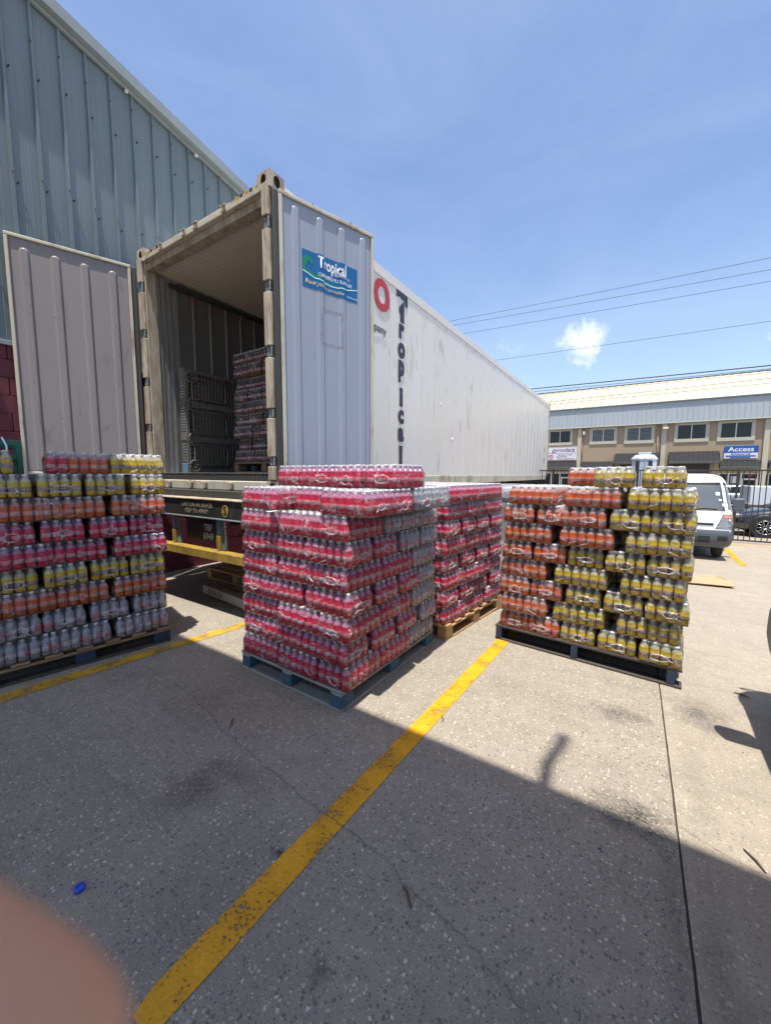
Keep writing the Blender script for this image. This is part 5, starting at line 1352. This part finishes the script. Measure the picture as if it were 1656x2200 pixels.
for x in [-25 + 2.5 * i for i in range(21)]:
    b = MB(); b.box(x - .03, x + .03, -.03 + .0, .03, -.02, 2.16); b.build('post', mFENCE, fc)
b = MB(); b.box(-26, 26, -.09, .09, -.05, .05); b.build('kerb', mCREAMT, fc)

# ------------------------------------------------------------------ far building with shop fronts
BY = 42.0
fb = empty('office_building', (0, BY, -.7), 0, 'two storey tan building with pale yellow roof and grey fascia behind the fence', 'building')
FO = Vector((0, BY, -.7))
def F(b, name, m, bevel=0.0, smooth=False, par=None, kind=None):
    o = b.build(name, m, par or fb, smooth, bevel)
    if par is None: o.location = -FO
    if kind: o['kind'] = kind
    return o
XA, XB = -34.0, 46.0
b = MB(); b.box(XA, XB, BY, BY + 14, 1.72, 6.2); F(b, 'upper_wall', mTAN)
b = MB(); b.box(XA, XB, BY + 1.6, BY + 14, -.72, 1.718); F(b, 'ground_floor_core', mGLS2)
b = MB(); b.box(XA, XB, BY - .35, BY - .30, 5.95, 6.02); F(b, 'fascia_edge', mFRAMEW)
b = MB(); b.box(XA, XB, BY - .30, BY, 6.0, 6.2); F(b, 'soffit', mCREAMT)
fp = MB(); fp.add([(0, 0, 0), (.10, 0, 0), (.115, -.03, 0), (.145, -.03, 0), (.16, 0, 0), (.358, 0, 0), (0, .02, 1.72), (.10, .02, 1.72), (.115, -.01, 1.72), (.145, -.01, 1.72), (.16, .02, 1.72), (.358, .02, 1.72)], [(i, i + 1, i + 7, i + 6) for i in range(5)])
fpm = fp.mesh('fascia_sheet', mFASC)
x = -14.0
while x < 16: inst(fpm, 'fascia_sheet', fb, (x, -.32, 6.03 + .7)); x += .36
fr_ = MB()
for rng in ((XA, -14.0), (16.1, XB)):
    b = MB(); b.box(rng[0], rng[1], BY - .33, BY - .30, 6.03, 7.75); F(b, 'fascia_run', mFASC)
b = MB(); b.box(XA, XB, BY - .42, BY - .28, 7.755, 7.84); F(b, 'gutter', mGREYP)
# sloping roof in sheets
rs = MB(); rs.add([(0, 0, 0), (.62, 0, 0), (.62, 8.5, 3.35), (0, 8.5, 3.35), (.60, 0, .04), (.62, 8.5, 3.39), (.60, 8.5, 3.39), (.62, 0, .04)], [(0, 1, 2, 3), (4, 7, 5, 6), (0, 4, 6, 3)])
rsm = rs.mesh('roof_sheet', mROOFY)
x = -14.0
while x < 16: inst(rsm, 'roof_sheet', fb, (x, -.3, 7.80 + .7)); x += .64
for rng in ((XA, -14.0), (16.0, XB)):
    b = MB(); b.add([(rng[0], BY - .3, 7.8), (rng[1], BY - .3, 7.8), (rng[1], BY + 8.2, 11.15), (rng[0], BY + 8.2, 11.15)], [(0, 1, 2, 3)]); F(b, 'roof_run', mROOFY)
b = MB(); b.box(XA, XB, BY + 8.15, BY + 8.6, 11.10, 11.27); F(b, 'ridge_capping', mWIRE)
b = MB(); b.add([(XA, BY + 8.3, 11.1), (XB, BY + 8.3, 11.1), (XB, BY + 14, 8.6), (XA, BY + 14, 8.6)], [(0, 1, 2, 3)]); F(b, 'rear_roof', mROOFY)
for xa in (-4.93, 1.72, 8.29, -11.5, 14.9):
    b = MB(); b.box(xa, xa + .34, BY - .16, BY - .001, -.7, 5.93); F(b, 'pilaster', mCREAMT, .01)
for xa in (1.45, -4.55 + .05):
    b = MB(); b.cyl((xa, BY - .07, 1.8), (xa, BY - .07, 5.9), .05, 8); F(b, 'downpipe', mTAN, smooth=True)
b = MB(); b.box(1.75, 2.15, BY - .45, BY - .17, 5.45, 5.62); F(b, 'wall_light', mFRAMEW, .02)
b = MB(); b.box(-4.5, -4.3, BY - .3, BY - .02, 5.3, 5.6); F(b, 'wall_light', mFRAMEW, .02)
def window(x0, x1, z0, z1, blind=False):
    fr = MB(); w_ = .20
    for (a, b_, c_, d_) in ((x0 - w_, x1 + w_, z1 + .002, z1 + .15), (x0 - w_, x1 + w_, z0 - .24, z0 - .002), (x0 - w_, x0 - .002, z0, z1), (x1 + .002, x1 + w_, z0, z1)): fr.box(a, b_, BY - .07, BY - .001, c_, d_)
    fo = F(fr, 'window', mCREAMT, .005)
    b = MB(); b.box(x0, x1, BY - .02, BY - .004, z0, z1); b.build('pane', mGLS2, fo)
    b = MB(); xm = (x0 + x1) / 2; b.box(xm - .035, xm + .035, BY - .045, BY - .021, z0, z1); b.build('mullion', mFRAMEW, fo)
    for (a, b_, c_, d_) in ((x0, x1, z1 - .045, z1), (x0, x1, z0, z0 + .045), (x0, x0 + .04, z0 + .047, z1 - .047), (x1 - .04, x1, z0 + .047, z1 - .047)):
        b = MB(); b.box(a, b_, BY - .04, BY - .0215, c_, d_); b.build('sash', mFRAMEW, fo)
    if blind:
        for i in range(9):
            b = MB(); zz_ = z0 + .08 + i * (z1 - z0 - .1) / 9; b.box(x0 + .05, x1 - .05, BY - .034, BY - .022, zz_, zz_ + .075); b.build('blind_slat', mBLIND, fo)
window(-7.49, -5.59, 4.62, 5.80); window(-3.72, -1.86, 4.60, 5.77, True); window(-.89, 1.0, 4.56, 5.76, True)
window(2.80, 4.74, 4.54, 5.79); window(5.65, 7.58, 4.52, 5.78); window(-10.6, -8.7, 4.6, 5.8); window(9.6, 11.5, 4.55, 5.78); window(12.3, 14.1, 4.55, 5.78)
def awning(x0, x1, zt, zb, dep=.9):
    b = MB(); b.add([(x0 + .1, BY - .01, zt), (x1 - .1, BY - .01, zt), (x1, BY - dep, zb + .14), (x0, BY - dep, zb + .14)], [(0, 3, 2, 1)])
    o = F(b, 'awning', mAWN)
    rb = MB(); n = int((x1 - x0) / .32)
    for i in range(n + 1):
        xx = x0 + .1 + i * (x1 - x0 - .2) / n; b = MB(); b.prism([(BY - .02, zt), (BY - dep, zb + .14), (BY - dep, zb + .175), (BY - .02, zt + .035)], xx - .02, xx + .02, 0, 'x'); b.build('awning_rib', mAWN, o)
    b = MB(); b.box(x0, x1, BY - dep - .02, BY - dep, zb, zb + .14); b.build('awning_edge', mAWNE, o)
    for xx in (x0, x1 - .02):
        b = MB(); b.prism([(BY - .01, zt), (BY - .01, zb), (BY - dep, zb), (BY - dep, zb + .138)], xx, xx + .02, 0, 'x'); b.build('awning_cheek', mAWN, o)
awning(-7.9, -4.95, 2.78, 2.12, .5); awning(-4.5, -1.75, 2.74, 2.10, .5); awning(-1.75, 1.66, 3.45, 2.52, .9); awning(2.3, 5.7, 3.50, 2.52, .9); awning(5.75, 8.25, 2.70, 2.08, .5); awning(8.7, 12, 2.7, 2.08, .5)
def shutter(x0, x1, zt):
    for i in range(int((zt + .7) / .13)):
        b = MB(); b.box(x0, x1, BY - .06, BY - .03, -.7 + i * .13, -.7 + i * .13 + .122); F(b, 'shutter_slat', mSHUT, .01)
shutter(-1.3, 1.3, 2.5); shutter(2.3, 5.15, 2.5)
b = MB(); b.box(5.16, 5.72, BY - .03, BY + 1.6, -.7, 2.1); F(b, 'ground_floor_wall', mTAN)
b = MB(); b.box(-1.75, -1.31, BY - .03, BY + 1.6, -.7, 2.5); F(b, 'ground_floor_wall', mTAN)
b = MB(); b.box(-4.5, -1.76, BY - .01, BY - .001, 1.72, 1.74); F(b, 'lintel', mTAN)
def shopfront(x0, x1, posts, doors):
    b = MB(); b.box(x0, x1, BY + .12, BY + .14, -.7, 1.70); F(b, 'shop_glass', mGLS2)
    for (a, b_, c_, d_) in ((x0, x1, 1.60, 1.70), (x0, x1, -.7, -.6)):
        b = MB(); b.box(a, b_, BY + .05, BY + .115, c_, d_); F(b, 'shop_frame', mFRAMEW)
    for p in posts:
        b = MB(); b.box(p - .05, p + .05, BY + .05, BY + .115, -.598, 1.598); F(b, 'shop_frame', mFRAMEW)
    for (a, b_) in doors:
        for (c0, c1, z0, z1) in ((a, a + .12, -.55, 1.25), (b_ - .12, b_, -.55, 1.25), (a + .122, b_ - .122, 1.12, 1.25), (a + .122, b_ - .122, .05, .15)):
            b = MB(); b.box(c0, c1, BY + .02, BY + .048, z0, z1); F(b, 'shop_door_frame', mFRAMEW)
shopfront(5.75, 8.28, (5.80, 6.42, 7.20, 8.2), ((7.25, 8.15),))
shopfront(-7.9, -4.95, (-7.2, -6.4, -5.1), ((-6.3, -5.3),)); shopfront(-4.55, -1.76, (-4.4, -3.3, -2.3), ()); shopfront(8.65, 12, (8.8, 9.9, 11.2), ((9.9, 10.9),))
b = MB(); b.box(6.58, 7.12, BY + .10, BY + .118, .85, 1.42); F(b, 'notice_sheet', mSIGNW)
b = MB(); b.box(7.60, 7.90, BY + .04, BY + .06, 1.40, 1.56); F(b, 'exit_sign', mEXIT)
# signs
sg1 = empty('sign_board', (-6.2, BY - .05, 2.9), 0, 'white sign reading gyrodata on the tan building', 'sign')
b = MB(); b.box(-1.36, 1.36, -.04, 0, 0, 1.32); b.build('board', mSIGNW, sg1, bevel=.01)
text('sign_text', 'gyrodata', .56, (.02, -.045, 1.0), FRONT, mDKPRT, sg1, bold=.004, sx=1.05, shear=.25)
for z in (.70, .03, 1.29):
    b = MB(); b.box(-1.34, 1.34, -.046, -.041, z - .012, z + .012); b.build('sign_rule', mSIGNR, sg1)
b = MB(); b.tube([(-1.08 + .2 * cos(a), -.046, .36 + .2 * sin(a)) for a in [2 * pi * k / 20 for k in range(21)]], .025, 4); b.build('sign_emblem', mSIGNR, sg1)
text('sign_text', 'G', .26, (-1.08, -.045, .36), FRONT, mSIGNR, sg1, bold=.02)
text('sign_text', 'TEL: 625-5116 / 5847', .15, (.20, -.045, .52), FRONT, mDKPRT, sg1, bold=.02)
text('sign_text', 'FAX: 628-4784', .15, (-.10, -.045, .34), FRONT, mDKPRT, sg1, bold=.02)
text('sign_text', 'EMAIL: www.gyrodata.com', .14, (.30, -.045, .15), FRONT, mSIGNR, sg1, bold=.02)
sg2 = empty('sign_board', (7.02, BY - .05, 2.86), 0, 'blue and white sign reading Access above the shop awning', 'sign')
b = MB(); b.box(-1.03, 1.03, -.04, 0, .44, 1.02); b.build('board', mSIGNB, sg2, bevel=.01)
b = MB(); b.box(-1.03, 1.03, -.04, 0, 0, .438); b.build('lower_board', mSIGNW, sg2, bevel=.01)
text('sign_text', 'Access', .50, (0, -.045, .72), FRONT, mLETW, sg2, bold=.018, sx=1.12)
text('sign_text', 'Solutions Ltd', .20, (0, -.045, .345), FRONT, mSIGNB, sg2, bold=.03, sx=1.1)
b = MB(); b.box(-.92, .90, -.046, -.041, .13, .24); b.build('sign_band', mSIGNB, sg2)
b = MB(); b.box(-.66, .60, -.046, -.041, .02, .10); b.build('sign_band', mSIGNB, sg2)

# ------------------------------------------------------------------ overhead lines at y = 30
LN = [(-12.76, 13.80, 5.51, 13.32, .013), (-12.67, 13.42, 5.56, 12.70, .013), (-11.83, 12.62, 5.60, 12.09, .013), (-9.21, 10.19, 5.76, 9.96, .012), (-6.64, 7.76, 5.94, 7.58, .034), (-6.47, 7.55, 5.95, 7.40, .018), (-5.42, 6.71, 6.00, 6.88, .016), (-5.41, 6.52, 6.01, 6.62, .014), (-6.1, 7.28, 5.96, 7.20, .014)]
WN = ['topmost thin', 'second from top thin', 'third from top thin', 'single thin middle', 'thick dark lower', 'thin lower', 'upper roof-crossing', 'lower roof-crossing', 'middle roof-crossing']
for (x0, z0, x1, z1, r), nm in zip(LN, WN):
    sl = (z1 - z0) / (x1 - x0); xa, xb = -24.0, 16.0
    pts = [(xa + (xb - xa) * i / 24, 30 + .0 * i, z0 + sl * (xa + (xb - xa) * i / 24 - x0) - .10 * (1 - (2 * i / 24 - 1) ** 2) + .06) for i in range(25)]
    b = MB(); b.tube(pts, r, 5); tag(b.build('power_line', mWIRE, None, True), nm + ' overhead cable crossing the sky', 'cable', 'overhead cables')
for x, nm in ((-24, 'left'), (16, 'right')):
    pr = empty('utility_pole', (x, 30.1, zg(30)), 0, 'timber utility pole at the %s end of the overhead cables' % nm, 'pole')
    b = MB(); b.cyl((0, 0, 0), (0, 0, 15.2), .17, 12, r1=.11); b.build('pole_shaft', mPOLE, pr, True)
    b = MB(); b.box(-.9, .9, -.08, .08, 13.7, 13.85); b.build('cross_arm', mPOLE, pr)

# ------------------------------------------------------------------ unseen canopy; its roof edge casts the long shadow, depth shaped for bounce light
wh = empty('loading_canopy', (-2, -3, 0), 0, 'loading canopy behind the photographer whose roof edge shades the foreground', 'canopy')
WO = Vector((-2, -3, 0))
def Wh(b, n, m, **k):
    o = b.build(n, m, wh, **k); o.location = -WO; return o
b = MB(); b.prism([(-14, .39), (7, .55), (7, -2.7), (-14, -2.7)][::-1], 6.0, 6.18); Wh(b, 'canopy_roof', mTRIM)
b = MB(); b.prism([(-14, .43), (7, .59), (7, .55), (-14, .39)][::-1], 5.90, 6.20); Wh(b, 'canopy_fascia', mTRIM)
for x in (-9, -1.5, 5):
    b = MB(); b.box(x, x + .15, -2.6, -2.45, 0, 5.99); Wh(b, 'wall_column', mGREYP)
b = MB(); b.tube([(.27, .50, 6.18), (.34, .50, 7.1), (.47, .50, 8.1)], .030, 8); b.cyl((.47, .46, 8.12), (.47, .56, 8.13), .034, 10); Wh(b, 'roof_mast', mGREYP, smooth=True)

# ------------------------------------------------------------------ small things on the ground
b = MB(); b.lathe([(.001, .012), (.015, .0125), (.0165, .011), (.017, .002), (.0165, 0), (.0145, 0), (.0145, .010), (.001, .0105)], 28)
cp = b.build('bottle_cap', mBLUCAP, None, True, loc=(-1.595, .447, .003)); cp.rotation_euler = (.16, .1, 0); tag(cp, 'blue plastic cap lying on the shaded concrete', 'bottle cap')
def twig(pts, r, label, m=mTWIG):
    b = MB(); b.tube([(p[0], p[1], r + .001 + p[2]) for p in pts], [r * .5] + [r] * (len(pts) - 2) + [r * .4], 6); tag(b.build('twig', m, None, True), label, 'twig', 'twigs and leaf bits on the concrete')
twig([(-.625, 1.09, 0), (-.60, 1.08, .004), (-.575, 1.055, .002), (-.56, 1.045, 0)], .0042, 'dark twig on the shaded concrete right of the yellow line')
twig([(-1.98, 1.35, 0), (-1.95, 1.32, .002), (-1.915, 1.28, 0)], .0035, 'short brown twig in front of the grey pallet')
twig([(.655, 3.42, 0), (.69, 3.41, .004), (.73, 3.39, 0)], .006, 'dark leaf stalk on sunny concrete near the van shadow')
twig([(.45, 1.96, 0), (.48, 1.92, .003), (.50, 1.88, 0)], .0045, 'grey twig on sunny concrete at the right edge')
twig([(-.92, 2.07, .004), (-.90, 2.05, .006), (-.895, 2.02, .004)], .003, 'tiny twig lying on the yellow line')
rb = random.Random(9); b = MB()
for i in range(230):
    x, y_ = rb.uniform(-3.2, .9), rb.uniform(.35, 3.2); s_ = rb.uniform(.002, .0055)
    if -1.15 < x + .05 * y_ < -.85: continue
    b.lathe([(s_ * .6, 0), (s_, s_ * .3), (s_ * .5, s_ * .7)], 5, at=(x, y_, .0), rot=rb.random() * 6)
tag(b.build('loose_grit', mC2), 'loose grit scattered over the concrete', 'grit', kind='stuff')
b = MB()
for i in range(26):
    x, y_ = rb.uniform(-2.8, .8), rb.uniform(.5, 3.0); a = rb.random() * 6; s_ = rb.uniform(.004, .010)
    b.add([(x + s_ * cos(a), y_ + s_ * sin(a), .004), (x - s_ * .4 * sin(a), y_ + s_ * .4 * cos(a), .007), (x - s_ * cos(a), y_ - s_ * sin(a), .004), (x + s_ * .4 * sin(a), y_ - s_ * .4 * cos(a), .003)], [(0, 1, 2, 3)])
tag(b.build('leaf_litter', mTWIG), 'small dark leaf scraps scattered over the concrete', 'litter', kind='stuff')
cd = empty('cardboard_sheet', (.78, 7.60, zg(7.9) + .012), radians(14), 'flattened cardboard sheet on the ground left of the white van', 'cardboard')
b = MB(); b.add([(-.35, 0, 0), (.60, .0, .01), (.62, .34, .05), (.60, .62, .02), (-.35, .62, .0), (-.35, .0, .012), (.60, .0, .022), (.62, .34, .062), (.60, .62, .032), (-.35, .62, .012)], [(0, 4, 3, 2, 1), (5, 6, 7, 8, 9), (0, 1, 6, 5), (1, 2, 7, 6), (2, 3, 8, 7), (3, 4, 9, 8), (4, 0, 5, 9)]); b.build('board', mCARD, cd)
b = MB(); b.prism([(-.35, -.06), (.58, -.10), (.60, .14), (.1, .06), (-.35, .10)], .045, .055); o = b.build('flap', mCARD, cd); o.rotation_euler = (.10, 0, 0)
pp = MB(); pp.add([(0, 0, 0), (.075, -.01, .004), (.082, .05, .012), (.006, .055, .002), (0, 0, .001), (.075, -.01, .005), (.082, .05, .013), (.006, .055, .003)], [(3, 2, 1, 0), (4, 5, 6, 7)])
tag(pp.build('paper_slip', mPAPER, None, loc=(-2.10, 1.735, PH + 6 * LH + .150), rz=-.1), 'white paper slip lying between packs on the central stack front', 'paper')

# ------------------------------------------------------------------ the photographer's hand beside the lens
def cam_pt(x, y_, z): return CAMLOC + CAMROT @ Vector((x, y_, z))
hv = [(-.150, -.060, .040), (-.110, -.035, .020), (-.078, .000, .004),       # 0 wrist 1 palm 2 knuckle
      (-.054, .003, -.006), (-.0400, -.0175, -.0140), (-.0238, -.0305, -.0160), (-.0150, -.0365, -.0160),   # 3-6 index finger across the lens corner
      (-.088, -.020, -.004), (-.070, -.036, -.014), (-.060, -.048, -.018),      # middle
      (-.100, -.045, .000), (-.088, -.060, -.008), (-.078, -.070, -.012),       # ring
      (-.112, -.062, .008), (-.104, -.076, .002), (-.096, -.086, -.002),        # little
      (-.105, -.010, .030), (-.085, .012, .036), (-.068, .020, .036)]           # thumb
he = [(0, 1), (1, 2), (2, 3), (3, 4), (4, 5), (5, 6), (1, 7), (7, 8), (8, 9), (1, 10), (10, 11), (11, 12), (1, 13), (13, 14), (14, 15), (1, 16), (16, 17), (17, 18)]
hr = [.026, .028, .014, .0105, .0105, .0108, .0108, .0095, .0085, .0072, .009, .008, .0068, .008, .007, .006, .012, .010, .0085]
me = bpy.data.meshes.new('hand'); me.from_pydata([tuple(cam_pt(*p)) for p in hv], he, []); me.materials.append(mSKIN)
ho = bpy.data.objects.new('hand', me); COL.objects.link(ho)
sk = ho.modifiers.new('skin', 'SKIN')
for i, r in enumerate(hr):
    me.skin_vertices[0].data[i].radius = (r, r) if me.skin_vertices else (r, r)
me.skin_vertices[0].data[0].use_root = True
sk.use_smooth_shade = True
ho.modifiers.new('sub', 'SUBSURF').levels = 2; ho.modifiers['sub'].render_levels = 2
tag(ho, 'blurred fingertip of the photographer at the lower left corner', 'hand')
print('packs', npack, 'objects', len(bpy.data.objects))
